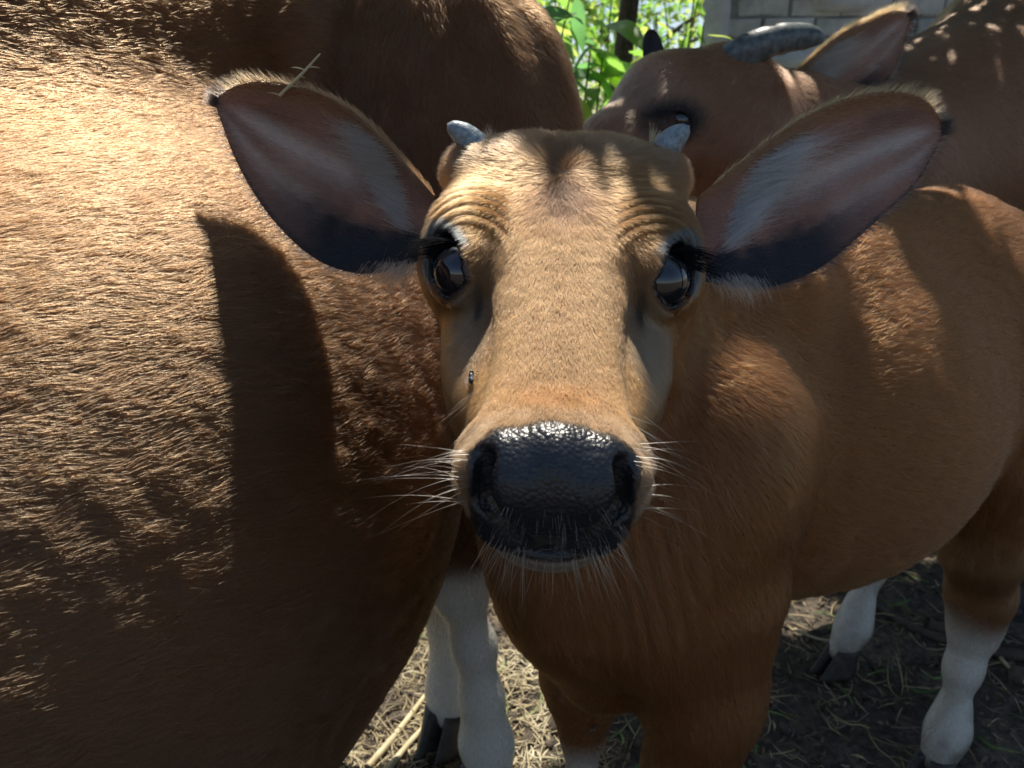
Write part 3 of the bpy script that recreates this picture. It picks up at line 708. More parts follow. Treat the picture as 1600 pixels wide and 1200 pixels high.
fur = make_fur("fur", cow_root, Vc, Fc, Nc, 5.2e5, lambda p: np.where(p[:, 2] < .45, .005, .016), lambda p: .00016 + .00020 * dcam(p), flow_cow, cow_colour, lift=.24, jitter=.16, seed=51, clump=.42, clscale=75,
               keep=lambda c: np.clip((.75 / dcam(c)) ** 2, .2, 2.0))
under(fur, cow_root)
hoof(cow_root, g1 + BX * -.02, -BX + .1 * BS, .042, .09, .06); hoof(cow_root, g2 - BX * .02, -BX, .042, .09, .06)
for l in (.16, -.16): hoof(cow_root, K(-.66, l, 0), -BX, .042, .09, .06)
tail(cow_root, [K(.56, .02, 1.10), K(.64, .04, 1.0), K(.66, .06, .8), P(684, 830, 1.25), P(690, 900, 1.24)], [.035, .026, .020, .016, .012], (.12, .06, .03), 260, .11, 9)

# ================================================================== THE HORNED COW BEHIND
cow2 = Body()
def c2(px, py, D, r): return (P(px, py, D), r)
cow2.chain([c2(1120, 160, 1.46, .096), c2(1046, 174, 1.42, .090), c2(965, 236, 1.37, .062), c2(905, 300, 1.34, .052)], .04)
cow2.ell(P(1135, 235, 1.46), np.eye(3), (.10, .09, .11), .05, (-.2, 0, -1))
cow2.ell(P(1058, 178, 1.355), np.eye(3), (.045, .035, .035), .03, (-.3, 0, -1))
cow2.limb(P(1200, 190, 1.50), P(1240, 165, 1.49), .055, .035, .04)
cow2.chain([c2(1170, 230, 1.52, .115), c2(1330, 285, 1.62, .165), c2(1490, 215, 1.72, .20), c2(1650, 150, 1.86, .30), c2(1800, 150, 1.98, .36), c2(2350, 130, 2.30, .36)], .12, flow=(.7, .1, -.6))
L2a = P(1600, 950, 1.775); L2a[2] = 0
cow2.chain([c2(1680, 420, 1.80, .16), c2(1640, 640, 1.76, .075), c2(1604, 800, 1.76, .050), c2(1592, 860, 1.765, .052), (L2a + up * .13 + np.array([.0, 0, 0]), .040), (L2a + up * .05, .045)], .05)
for dx, dy in ((.12, .32), (1.0, .25), (1.05, .60)):
    b0 = L2a + np.array([dx, dy, 0]); cow2.chain([(b0 + up * .85, .14), (b0 + up * .45, .065), (b0 + up * .38, .055), (b0 + up * .2, .04), (b0 + up * .05, .045)], .05)
EY2 = P(1062, 190, 1.318)
def lid2(p, d, fl):
    ix = np.nonzero(np.linalg.norm(p - P(1062, 189, 1.33), axis=1) < .08)[0]
    if len(ix):
        l = (p[ix] - P(1062, 189, 1.322)) @ np.stack([unit(CR * .9 - CU * .3), unit(CR * .3 + CU * .9), CF]).T; r_ = np.array([.0225, .0125, .035]); k0 = np.linalg.norm(l / r_, axis=1); k1 = np.linalg.norm(l / (r_ * r_), axis=1)
        b0 = np.linalg.norm(p[ix] - P(1062, 187, 1.345), axis=1) - .0265; d[ix] = smin(d[ix], b0, .015); d[ix] = smax(d[ix], -(k0 * (k0 - 1) / np.maximum(k1, 1e-6)), .004)
    return d if fl is None else (d, fl)
cow2.extra.append(lid2)
def cow2_colour(p):
    n = vnoise(p, 8, 3); n2 = vnoise(p, 26, 6); c = np.tile(np.array([[.32, .165, .095]]), (len(p), 1)) * (.8 + .4 * n)[:, None]
    def mix(w, col): c[:] = c * (1 - w[:, None]) + np.asarray(col) * w[:, None]
    px, py, Z = toPix(p); q = p - EY2
    mix(sstep(.14, .05, np.linalg.norm(p - P(1010, 190, 1.37), axis=1)) * .6, (.42, .29, .21))
    mix(sstep(.075, .03, np.linalg.norm((q + np.array([.008, 0, 0])) * np.array([.8, 1, 1.4]), axis=1)), (.016, .016, .02))
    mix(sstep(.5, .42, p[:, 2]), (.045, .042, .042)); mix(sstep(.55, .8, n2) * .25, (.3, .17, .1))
    return c
V2, F2 = surface_nets(cow2, (.05, 1.0, -.02), (3.2, 3.1, 1.75), .026); V2 = project(cow2, V2)
v2 = lambda c: (lambda t: (t[2] > .05) & (t[0] > 850) & (t[0] < 1750) & (t[1] > -150) & (t[1] < 1250))(toPix(c))
V2, F2 = refine(cow2, V2, F2, v2); V2, F2 = refine(cow2, V2, F2, lambda c: (lambda t: (t[0] > 880) & (t[0] < 1300) & (t[1] > -50) & (t[1] < 340))(toPix(c)))
V2, F2 = refine(cow2, V2, F2, lambda c: np.linalg.norm(c - P(1062, 189, 1.33), axis=1) < .06)
N2 = nrm(cow2.grad(V2, .002))
cow2_root = tag(link("cow", None), "horned brown cow standing behind the calf in front of the wall", "cow"); cow2_root.location = (L2a[0], L2a[1], 0)
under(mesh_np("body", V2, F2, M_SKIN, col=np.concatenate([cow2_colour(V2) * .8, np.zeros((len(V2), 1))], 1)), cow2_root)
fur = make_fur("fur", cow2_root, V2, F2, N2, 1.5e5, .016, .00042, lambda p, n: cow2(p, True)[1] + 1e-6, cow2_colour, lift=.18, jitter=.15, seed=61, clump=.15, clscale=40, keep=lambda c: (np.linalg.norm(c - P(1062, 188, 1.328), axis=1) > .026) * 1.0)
under(fur, cow2_root)
v, f_ = sphere(.0215); under(mesh_np("eye", v + P(1062, 188, 1.340), f_, M_EYE), cow2_root)
M_HORN2 = horn_mat("horn_dark_grey", (.05, .065, .072), (.17, .205, .215), 90)
v, f_ = lofted(PX([(1135, 108, 1.43), (1152, 90, 1.395), (1183, 72, 1.375), (1223, 60, 1.37), (1262, 57, 1.375), (1286, 60, 1.38)]), [.031, .031, .028, .025, .021, .008], 24, .03, 7, 60)
under(mesh_np("horn", v, f_, M_HORN2), cow2_root)
e2 = make_ear("ear", cow2_root, PX([(1225, 128, 1.47), (1270, 88, 1.44), (1315, 52, 1.42), (1360, 30, 1.42), (1395, 16, 1.43), (1418, 18, 1.45)]),
              PX([(1238, 172, 1.47), (1290, 185, 1.48), (1345, 170, 1.48), (1385, 130, 1.475), (1410, 80, 1.465), (1423, 30, 1.452)]), .05, ear_col)
ear_fur(e2, cow2_root, seed=71, tl=.085, sc=2.0, tuft_rgb=(.45, .42, .38))
e3 = make_ear("ear", cow2_root, PX([(1005, 88, 1.55), (1005, 65, 1.55), (1010, 50, 1.55), (1018, 46, 1.55)]), PX([(1040, 88, 1.55), (1034, 66, 1.55), (1028, 52, 1.55), (1020, 46, 1.55)]), .01, lambda a, b, p: np.tile(np.array([[.03, .03, .035]]), (len(a), 1)))
hoof(cow2_root, L2a + np.array([-.02, 0, 0]), np.array([-1, -.2, 0]), .045, .10, .06)
for dx, dy in ((.12, .32), (1.0, .25), (1.05, .60)): hoof(cow2_root, L2a + np.array([dx - .02, dy, 0]), np.array([-1, -.2, 0]), .045, .10, .06)
# ================================================================== GROUND
def fbm(p, sc, oc=4, seed=0): 
    v = 0; a = 1; tot = 0
    for i in range(oc): v = v + a * vnoise(p, sc * 2 ** i, seed + 7.3 * i); tot += a; a *= .55
    return v / tot
xs = np.concatenate([-np.geomspace(80, 1.3, 22), np.linspace(-1.2, 2.2, 341), np.geomspace(2.3, 80, 24)])
ys = np.concatenate([-np.geomspace(80, .4, 18), np.linspace(-.3, 3.6, 391), np.geomspace(3.7, 120, 26)])
GX, GY = np.meshgrid(xs, ys, indexing='ij'); gp = np.stack([GX.ravel(), GY.ravel(), np.zeros(GX.size)], 1)
def ground_z(p):
    q = p.copy(); q[:, 2] = 0
    z = (fbm(q, 4, 3, 1) - .5) * .035 + (np.abs(fbm(q, 16, 4, 5) - .5)) * -.035 + (fbm(q, 55, 2, 9) - .5) * .012
    far = sstep(6, 3, np.hypot(p[:, 0], p[:, 1])); return z * (.3 + .7 * far)
gp[:, 2] = ground_z(gp)
gi = np.arange(GX.size).reshape(GX.shape); GF = np.stack([gi[:-1, :-1], gi[1:, :-1], gi[1:, 1:], gi[:-1, 1:]], -1).reshape(-1, 4)
m, nt, b = new_mat("churned_mud"); n1 = noise(nt, 9, 8, .65); n2 = noise(nt, 70, 6, .7)
mx = nt.nodes.new("ShaderNodeMath"); mx.operation = 'MULTIPLY_ADD'; mx.inputs[1].default_value = .5; nt.links.new(n1, mx.inputs[0])
h2 = nt.nodes.new("ShaderNodeMath"); h2.operation = 'MULTIPLY'; h2.inputs[1].default_value = .5; nt.links.new(n2, h2.inputs[0]); nt.links.new(h2.outputs[0], mx.inputs[2])
nt.links.new(ramp(nt, mx.outputs[0], [(.36, (.030, .024, .019)), (.5, (.085, .066, .048)), (.64, (.24, .19, .13))]), b.inputs["Base Color"])
b.inputs["Roughness"].default_value = .8; bump(nt, b, n2, .9, .02)
tag(mesh_np("ground", gp, GF, m), kind="structure")

# loose straw, chaff and clods trodden into the mud
def blades(name, n, region, L, W, stops, lift, seed, label, cat, seg=4):
    q = np.random.default_rng(seed); V = []; F = []; c0 = np.stack([q.uniform(region[0], region[1], n), q.uniform(region[2], region[3], n), np.zeros(n)], 1)
    c0[:, 2] = ground_z(c0) + .004
    an = q.uniform(0, 2 * math.pi, n); d = np.stack([np.cos(an), np.sin(an), q.normal(0, lift, n)], 1); sd = np.stack([-np.sin(an), np.cos(an), q.normal(0, .5, n)], 1)
    ln = q.uniform(L[0], L[1], n) ; w = q.uniform(W[0], W[1], n); bend = q.normal(0, .5, n)
    pts = []
    for k in range(seg + 1):
        t = k / seg - .5; c = c0 + d * (ln * t)[:, None] + sd * (ln * bend * (t * t - .08))[:, None] + np.array([0, 0, 1]) * (np.abs(q.normal(0, .15)) * ln * (.25 - t * t))[:, None]
        c[:, 2] = np.maximum(c[:, 2], ground_z(c) + .002); ww = (w * (1 - 1.4 * abs(t)))[:, None]
        pts += [c - sd * ww, c + sd * ww + np.array([0, 0, .0006])]
    A = np.stack(pts, 1).reshape(-1, 3); base = (np.arange(n) * (2 * seg + 2))[:, None]
    F = np.concatenate([base + np.array([[2 * k, 2 * k + 1, 2 * k + 3, 2 * k + 2]]) for k in range(seg)])
    mt = simple_mat(name + "_dry", stops, 6, .65, 0, 0, 3)
    return tag(mesh_np(name, A, F, mt), label, cat, kind="stuff")
blades("straw", 4200, (-.75, 2.1, .55, 3.3), (.02, .13), (.0006, .0016), [(.3, (.20, .14, .07)), (.55, (.42, .33, .17)), (.75, (.60, .52, .32))], .18, 5, "pale dry straw scattered over the churned mud", "straw")
blades("chaff", 9000, (-.75, 2.0, .55, 2.6), (.006, .025), (.0012, .003), [(.3, (.05, .035, .02)), (.5, (.14, .10, .06)), (.7, (.38, .30, .17))], .35, 6, "short dark chaff and dung crumbs on the mud", "chaff", 2)
blades("grass", 900, (-.75, 2.1, .55, 3.0), (.03, .11), (.0012, .0028), [(.3, (.05, .10, .02)), (.6, (.14, .22, .05)), (.8, (.30, .36, .12))], .25, 8, "torn green grass blades strewn on the mud", "grass")
blades("litter", 9000, (-.62, .16, .85, 2.1), (.008, .060), (.0006, .0020), [(.3, (.16, .12, .07)), (.5, (.40, .33, .19)), (.7, (.66, .60, .42))], .30, 16, "bright trodden straw litter on the sunlit ground between the hind legs", "straw", 3)
# clods
q = np.random.default_rng(12); n = 1500; sv, sf = sphere(1.0, 6, 4); c0 = np.stack([q.uniform(-.7, 2.0, n), q.uniform(.6, 2.6, n), np.zeros(n)], 1); c0[:, 2] = ground_z(c0)
R = q.gamma(2, .0045, n) + .003; sh = q.uniform(.6, 1.4, (n, 1, 3)) * (1 + .35 * q.normal(size=(n, len(sv), 1)))
A = (c0[:, None] + sv[None] * R[:, None, None] * sh * np.array([1, 1, .6])).reshape(-1, 3); F = (np.arange(n)[:, None, None] * len(sv) + sf[None]).reshape(-1, 4)
tag(mesh_np("clods", A, F, simple_mat("clod_mud", [(.3, (.03, .024, .018)), (.7, (.13, .10, .07))], 40, .85, .6, .004)), "small clods of dark mud under the animals", "clods", kind="stuff")
# a fallen branch and long stalks
M_TWIG = simple_mat("bark_dark", [(.3, (.03, .022, .016)), (.7, (.11, .085, .06))], 50, .8, .6, .003)
M_STALK = simple_mat("stalk_dry", [(.3, (.36, .28, .14)), (.7, (.62, .54, .34))], 30, .6, .3, .001)
def stick(name, pl, rad, mat, label, cat, group=None, lift=.006):
    pts = []
    for (px, py) in pl:
        D = 1.0 / (math.sin(PITCH) + (py - 600) / FPX * math.cos(PITCH)); p = P(px, py, D); p[2] = ground_z(p[None])[0] + lift; pts.append(p)
    base = pts[0].copy(); v, f_ = lofted([p - base for p in pts], rad, 8, .05, 6, 40); o = mesh_np(name, v, f_, mat); o.location = base; return tag(o, label, cat, group)
stick("branch", [(1370, 950), (1430, 985), (1500, 1010), (1570, 1030), (1660, 1032)], [.009, .010, .011, .011], M_TWIG, "dark fallen branch lying on the mud behind the calf's hind legs", "branch")
stick("stalk", [(600, 1215), (640, 1165), (690, 1110), (715, 1085)], [.006, .005, .003], M_STALK, "pale thick stalk on the sunlit ground beneath the big cow's belly", "stalk")
stick("stalk", [(575, 1195), (620, 1150), (668, 1080)], [.007, .006, .004], M_STALK, "broad bleached stalk lying beside the big cow's hind hoof", "stalk")
stick("stalk", [(1240, 985), (1300, 1000), (1350, 955), (1370, 930)], [.003, .0025, .002], M_STALK, "thin bent straw stalk lying under the calf's belly", "stalk")
stick("stalk", [(1585, 955), (1545, 985), (1560, 1030), (1600, 1075)], [.004, .004, .003], M_STALK, "kinked yellow stalk by the horned cow's foreleg", "stalk")

# ================================================================== BRICK WALL
WY = 4.25
def PW(px, py):      # a pixel on the wall plane
    d = P(px, py, 1.0) - CAM; return CAM + d * (WY / d[1])
x0 = PW(1106, 60)[0]; x1 = x0 + 3.4; WH = 2.5
wall = tag(link("wall", None), "weathered grey brick wall with flaking render behind the horned cow", "wall"); wall.location = (x0, WY, 0)
M_MORTAR = simple_mat("mortar_grey", [(.3, (.22, .23, .24)), (.7, (.44, .45, .46))], 14, .9, .7, .01, 8)
M_BRICK = []
for k, (a, c) in enumerate((((.44, .47, .50), (.76, .79, .82)), ((.34, .37, .40), (.66, .69, .72)), ((.54, .56, .58), (.84, .85, .86)))):
    M_BRICK.append(simple_mat("render_grey_brick", [(.32, a), (.5, tuple((x + y) / 2 for x, y in zip(a, c))), (.68, c)], 9, .9, .9, .012, 9))
def boxm(sx, sy, sz, mat, jit=0.0, seed=0, bev=.006):
    q = np.random.default_rng(seed); xs_ = [-sx / 2, -sx / 2 + bev, 0, sx / 2 - bev, sx / 2]; zs_ = [-sz / 2, -sz / 2 + bev, sz / 2 - bev, sz / 2]
    V = []; nx, nz = 5, 4
    for i, x in enumerate(xs_):
        for j, z in enumerate(zs_):
            e = (i in (0, 4)) or (j in (0, 3)); V.append((x + q.normal(0, jit), (-sy / 2 + (bev if e else 0)) + q.normal(0, jit), z + q.normal(0, jit)))
    nf = len(V); F = [(i * nz + j, (i + 1) * nz + j, (i + 1) * nz + j + 1, i * nz + j + 1) for i in range(nx - 1) for j in range(nz - 1)]
    rim = [i * nz for i in range(nx)] + [(nx - 1) * nz + j for j in range(1, nz)] + [i * nz + nz - 1 for i in range(nx - 2, -1, -1)] + [j for j in range(nz - 2, 0, -1)]
    for r_ in rim: V.append((V[r_][0], sy / 2, V[r_][2]))
    k = len(rim); F += [(rim[i], nf + i, nf + (i + 1) % k, rim[(i + 1) % k]) for i in range(k)]
    return mesh_np('_', np.array(V), F, mat, smooth=False)
BW, BH, BT = .25, .088, .10
bm_ = [boxm(BW - .014, BT, BH - .013, M_BRICK[k % 3], .0028, k) for k in range(9)]
v = np.array([(a, b_, c) for a in (0, x1 - x0) for b_ in (-.035, .07) for c in (-.05, WH)])
under(mesh_np("mortar", v + np.array([x0, WY, 0]), [(0, 1, 3, 2), (4, 6, 7, 5), (0, 4, 5, 1), (2, 3, 7, 6), (0, 2, 6, 4), (1, 5, 7, 3)], M_MORTAR, smooth=False), wall)
q = np.random.default_rng(77); cnt = 0; rest = []
rowsN = int(WH / BH); order = sorted(range(rowsN), key=lambda r_: abs((r_ + .5) * BH - 1.45))
for r_ in order:
    z = (r_ + .5) * BH; off = (BW / 2 if r_ % 2 else 0); k = 0; x = -BW / 2 + off
    while x < x1 - x0 + BW / 2:
        xc = x + q.normal(0, .004)
        if xc - BW / 2 > -.06 and xc + BW / 2 < x1 - x0 + .08 and cnt < 296:
            o = link("brick", bm_[q.integers(0, 9)], wall); o.location = (xc, q.normal(0, .004), z); o.rotation_euler = (q.normal(0, .012), q.normal(0, .008), q.normal(0, .012)); cnt += 1
        x += BW
# smeared render patches left on the face
for (px, py, w, h) in ((1114, 40, .13, .62), (1310, 8, .30, .09), (1236, 98, .22, .10)):
    c = PW(px, py); na = 26; V = [(0, -.012, 0)]
    for k in range(na):
        an = 2 * math.pi * k / na; rr = .8 + .35 * q.random(); V.append((w / 2 * math.cos(an) * rr, -.004 + q.normal(0, .001), h / 2 * math.sin(an) * rr))
    F = [(0, 1 + k, 1 + (k + 1) % na) for k in range(na)]
    V += [(a, .02, c_) for a, b_, c_ in V[1:]]; F += [(1 + k, 1 + na + k, 1 + na + (k + 1) % na, 1 + (k + 1) % na) for k in range(na)]
    o = mesh_np("render_patch", np.array(V), F, M_BRICK[2 if q.random() < .5 else 0], wall); o.location = (c[0] - x0, -.062, c[2])

# ================================================================== LEAFY SHRUBS
def leaf_mesh(L, W, mat, droop, fold_, seed):
    q = np.random.default_rng(seed); nl = 7; V = []; F = []
    for i in range(nl):
        t = i / (nl - 1); w = W * math.sin(math.pi * min(t * .93 + .04, 1)) ** .8 * (1 - .35 * t); z = -droop * L * t * t + .02 * L * math.sin(t * 7 + seed)
        V += [(t * L, -w / 2, z + fold_ * w), (t * L, 0, z), (t * L, w / 2, z + fold_ * w)]
    for i in range(nl - 1):
        a = 3 * i; F += [(a, a + 1, a + 4, a + 3), (a + 1, a + 2, a + 5, a + 4)]
    return mesh_np('_', np.array(V), F, mat)
def leaf_mat(name, c0, c1, tr):
    m = bpy.data.materials.new(name); m.use_nodes = True; nt = m.node_tree; b = nt.nodes["Principled BSDF"]
    f = noise(nt, 18, 4); cr = ramp(nt, f, [(.3, c0), (.7, c1)]); nt.links.new(cr, b.inputs["Base Color"]); b.inputs["Roughness"].default_value = .38
    t = nt.nodes.new("ShaderNodeBsdfTranslucent"); nt.links.new(ramp(nt, f, [(.3, tr), (.7, tuple(min(x * 1.3, 1) for x in tr))]), t.inputs[0])
    mx = nt.nodes.new("ShaderNodeMixShader"); mx.inputs[0].default_value = .62
    nt.links.new(b.outputs[0], mx.inputs[1]); nt.links.new(t.outputs[0], mx.inputs[2]); nt.links.new(mx.outputs[0], nt.nodes["Material Output"].inputs[0])
    return m
M_LEAF = [leaf_mat("leaf_mid_green", (.07, .16, .04), (.13, .26, .07), (.32, .60, .10)), leaf_mat("leaf_blue_green", (.05, .13, .06), (.10, .21, .095), (.20, .46, .14)), leaf_mat("leaf_yellow_green", (.22, .32, .06), (.34, .42, .10), (.62, .78, .16))]
lm_big = [leaf_mesh(.17, .065, M_LEAF[k % 3 if k % 5 == 0 else k % 2], .30 + .1 * (k % 3), .15, k) for k in range(8)]
lm_small = [leaf_mesh(.085, .030, M_LEAF[[0, 2, 0, 2, 1, 0][k]], .25, .15, k + 20) for k in range(6)]
M_STEM = simple_mat("stem_green_brown", [(.3, (.07, .10, .03)), (.7, (.16, .15, .07))], 20, .7, .3, .002)
def shrub(name, base, H, nst, nl, meshes, spread, label, group, seed, size=1.0):
    q = np.random.default_rng(seed); root = tag(link(name, None), label, "shrub", group); root.location = base
    for k in range(nst):
        an = q.uniform(0, 2 * math.pi); top = np.array([spread * math.cos(an) * q.uniform(.4, 1), spread * math.sin(an) * q.uniform(.4, 1), H * q.uniform(.75, 1.05)])
        path = smooth_poly([np.array([.03 * math.cos(an), .03 * math.sin(an), -.03]), top * np.array([.25, .25, .35]) + q.normal(0, .02, 3), top * np.array([.6, .6, .7]) + q.normal(0, .03, 3), top], 24)
        v, f_ = lofted(path[::4], [.010, .008, .005, .003], 7, 0, 3, 20); mesh_np("stem", v, f_, M_STEM, root)
        for j in range(nl):
            t = q.uniform(.22, 1.0); p = path[int(t * 23)]; o = link("leaf", meshes[q.integers(0, len(meshes))], root)
            o.location = p + q.normal(0, .015, 3); o.rotation_euler = (q.normal(0, .5), q.normal(.15, .45), q.uniform(0, 2 * math.pi)); s_ = size * q.uniform(.7, 1.3); o.scale = (s_, s_, s_)
    return root
def PG(px, D):
    p = P(px, 200, D); p[2] = 0; return tuple(p)
shrub("leafy_shrub", PG(880, 2.9), 1.55, 5, 15, lm_big, .30, "broad-leaved green shrub growing right behind the big cow's rump", None, 1, 1.1)
shrub("leafy_shrub", PG(965, 3.2), 1.45, 5, 14, lm_big[:6] + lm_small[:2], .32, "broad-leaved shrub with blue-green leaves above the horned cow's muzzle", None, 2, .95)
shrub("leafy_shrub", PG(1040, 3.5), 1.75, 6, 22, lm_small, .32, "fine-leaved yellow-green shrub against the end of the wall", None, 3, 1.0)
shrub("leafy_shrub", PG(800, 3.4), 1.6, 5, 14, lm_big, .35, "broad-leaved shrub mostly hidden by the big cow", None, 4, 1.0)
shrub("leafy_shrub", PG(930, 4.2), 1.95, 7, 24, lm_small, .45, "tall fine-leaved shrub behind the broad-leaved ones", None, 5, 1.2)
shrub("leafy_shrub", PG(905, 2.75), 1.42, 4, 14, lm_big, .22, "low shrub with large bright leaves closest to the big cow's rump", None, 6, 1.25)
shrub("leafy_shrub", PG(1010, 3.0), 1.30, 5, 18, lm_small + lm_big[:2], .25, "small mixed-leaf shrub beside the horned cow's far ear", None, 7, 1.0)
shrub("leafy_shrub", PG(1075, 4.6), 2.1, 7, 26, lm_small, .5, "bushy yellow-green shrub behind the wall's free end", None, 8, 1.3)
shrub("leafy_shrub", PG(850, 5.0), 2.2, 7, 26, lm_small, .6, "far fine-leaved shrub glowing in full sun", None, 9, 1.5)
# stump of an old post and a low course of blocks behind the shrubs
v, f_ = lofted([np.array([0, 0, -.05]), np.array([.01, 0, .6]), np.array([-.01, .01, 1.2]), np.array([.02, 0, 1.62])], [.05, .045, .045, .042], 12, .02, 5, 30)
o = mesh_np("post", v, f_, M_TWIG); o.location = PG(972, 3.75); tag(o, "dark weathered wooden post standing among the shrubs", "post")
# background foliage far behind: trees
def tree(base, H, R, seed, label, trunk_r=.12, nleaf=5200, mat=None, ls=.11):
    q = np.random.default_rng(seed); root = tag(link("tree", None), label, "tree", None); root.location = base
    v, f_ = lofted([np.array([0, 0, -.1]), np.array([.05, 0, H * .3]), np.array([-.04, .05, H * .6]), np.array([.03, 0, H * .9])], [trunk_r, trunk_r * .8, trunk_r * .55, trunk_r * .2], 12, .02, 5, 24); tk = mesh_np("trunk", v, f_, M_TWIG, root)
    nc = 60; an = q.uniform(0, 2 * math.pi, nc); zc = q.uniform(.12, 1.0, nc); rc = R * np.sqrt(q.random(nc)) * (1 - .5 * np.abs(zc - .5)); cc_ = np.stack([rc * np.cos(an), rc * np.sin(an), zc * H], 1)
    for k in range(0, nc, 6):
        e = cc_[k]; v, f_ = lofted([np.array([0, 0, e[2] * .6]), e * np.array([.5, .5, .85]), e], [trunk_r * .3, trunk_r * .18, .008], 6, 0, 3, 10); mesh_np("limb", v, f_, M_TWIG, tk)
    leaf_cloud("crown", cc_[q.integers(0, nc, nleaf)] + q.normal(0, R * .16, (nleaf, 3)), ls, q, mat or M_LEAF[0], root)
    return root
def leaf_cloud(name, C, ls, q, mat, root):
    n = len(C); d = nrm(q.normal(size=(n, 3))); d[:, 2] -= .25; d = nrm(d); s_ = nrm(np.cross(d, q.normal(size=(n, 3)))); nn = np.cross(d, s_); L = ls * q.uniform(.6, 1.3, n)[:, None]
    C = C - d * L * .5
    A = np.stack([C, C + d * L * .45 + s_ * L * .24 + nn * L * .04, C + d * L - nn * L * .1, C + d * L * .45 - s_ * L * .24 + nn * L * .04], 1).reshape(-1, 3)
    return mesh_np(name, A, np.arange(4 * n).reshape(n, 4), mat, root, smooth=False)
tree((-.6, 8.2, 0), 4.2, 1.7, 101, "dense green tree beyond the broad-leaved shrubs", mat=M_LEAF[0])
tree((1.1, 8.8, 0), 4.6, 1.8, 102, "light yellow-green tree beyond the end of the wall", mat=M_LEAF[2])
tree((2.9, 9.5, 0), 4.6, 1.9, 103, "green tree standing behind the brick wall", mat=M_LEAF[0])

# ================================================================== FLIES AND THE GRASS STEM
M_FLY = simple_mat("fly_black", [(.3, (.01, .01, .011)), (.7, (.04, .04, .045))], 300, .35, 0, 0)
M_WING, _n, _b = new_mat("fly_wing"); _b.inputs["Base Color"].default_value = (.35, .36, .38, 1); _b.inputs["Roughness"].default_value = .3; _b.inputs["Alpha"].default_value = .45
def fly(px, py, d0, label, s_=1.0):
    p = ray_root(px, py, d0 - .12, d0 + .25)
    if p is None: return
    nn = nrm(calf.grad(p[None]))[0]; a = unit(np.cross(nn, CR)); a = -a if a[2] < 0 else a; b_ = np.cross(nn, a); p = p + nn * .0035
    root = tag(link("fly", None), label, "fly", "flies on the calf"); root.location = p; v, f_ = sphere(1.0, 10, 8)
    M3 = np.stack([a, b_, nn]); T_ = lambda c_, r_: (v * np.array(r_) + np.array(c_)) @ M3 * s_
    th = mesh_np("thorax", T_((0, 0, .001), (.0020, .0014, .0014)), f_, M_FLY, root); mesh_np("abdomen", T_((-.0032, 0, .0008), (.0026, .0015, .0014)), f_, M_FLY, root); mesh_np("head", T_((.0026, 0, .0010), (.0011, .0013, .0011)), f_, M_FLY, root)
    for sg in (-1, 1):
        W = np.array([(0, sg * .0008, .0022), (-.002, sg * .0030, .0026), (-.0055, sg * .0036, .0020), (-.0062, sg * .0020, .0018), (-.003, sg * .0006, .0022)]) @ M3 * s_
        mesh_np("wing", W, [(0, 1, 2, 3, 4)], M_WING, root)
        for k in (-1, 0, 1):
            L_ = [np.array((k * .001, sg * .0008, .0005)), np.array((k * .002, sg * .0026, .0008)), np.array((k * .0028, sg * .0034, -.0028))]
            vv, ff = lofted([x @ M3 * s_ for x in L_], [.00022, .00018, .00012], 5, 0, 1, 6); mesh_np("leg", vv, ff, M_FLY, root)
fly(744, 592, .52, "small black fly resting on the side of the calf's nose bridge", 1.25)
fly(826, 1068, .78, "small black fly resting on the edge of the calf's brisket")
fly(924, 1132, .80, "small black fly resting low between the calf's forelegs")
# dry grass stem caught on the ear's upper edge
gb = P(436, 150, .620); gt = P(500, 84, .612); gd = gt - gb
v, f_ = lofted([np.zeros(3), gd * .5 + CR * .001, gd], [.0013, .0012, .0007], 8, .05, 4, 20)
gs = tag(link("grass_stem", None), "short dry grass stem with bristles sticking up from the calf's ear", "grass stem"); gs.location = gb; mesh_np("stem", v, f_, M_STALK, gs)
for t_, sx, ln in ((.02, -1, .010), (.22, 1, .009), (.62, -1, .010), (.68, 1, .010), (.45, 1, .006)):
    b_ = gd * t_; tip = b_ + (CR * sx * ln + CU * .002 * (1 if sx < 0 else -.2)); v, f_ = lofted([b_, (b_ + tip) / 2 + CU * .0006, tip], [.0007, .0006, .0002], 6, 0, 1, 8); mesh_np("bristle", v, f_, M_STALK, gs)
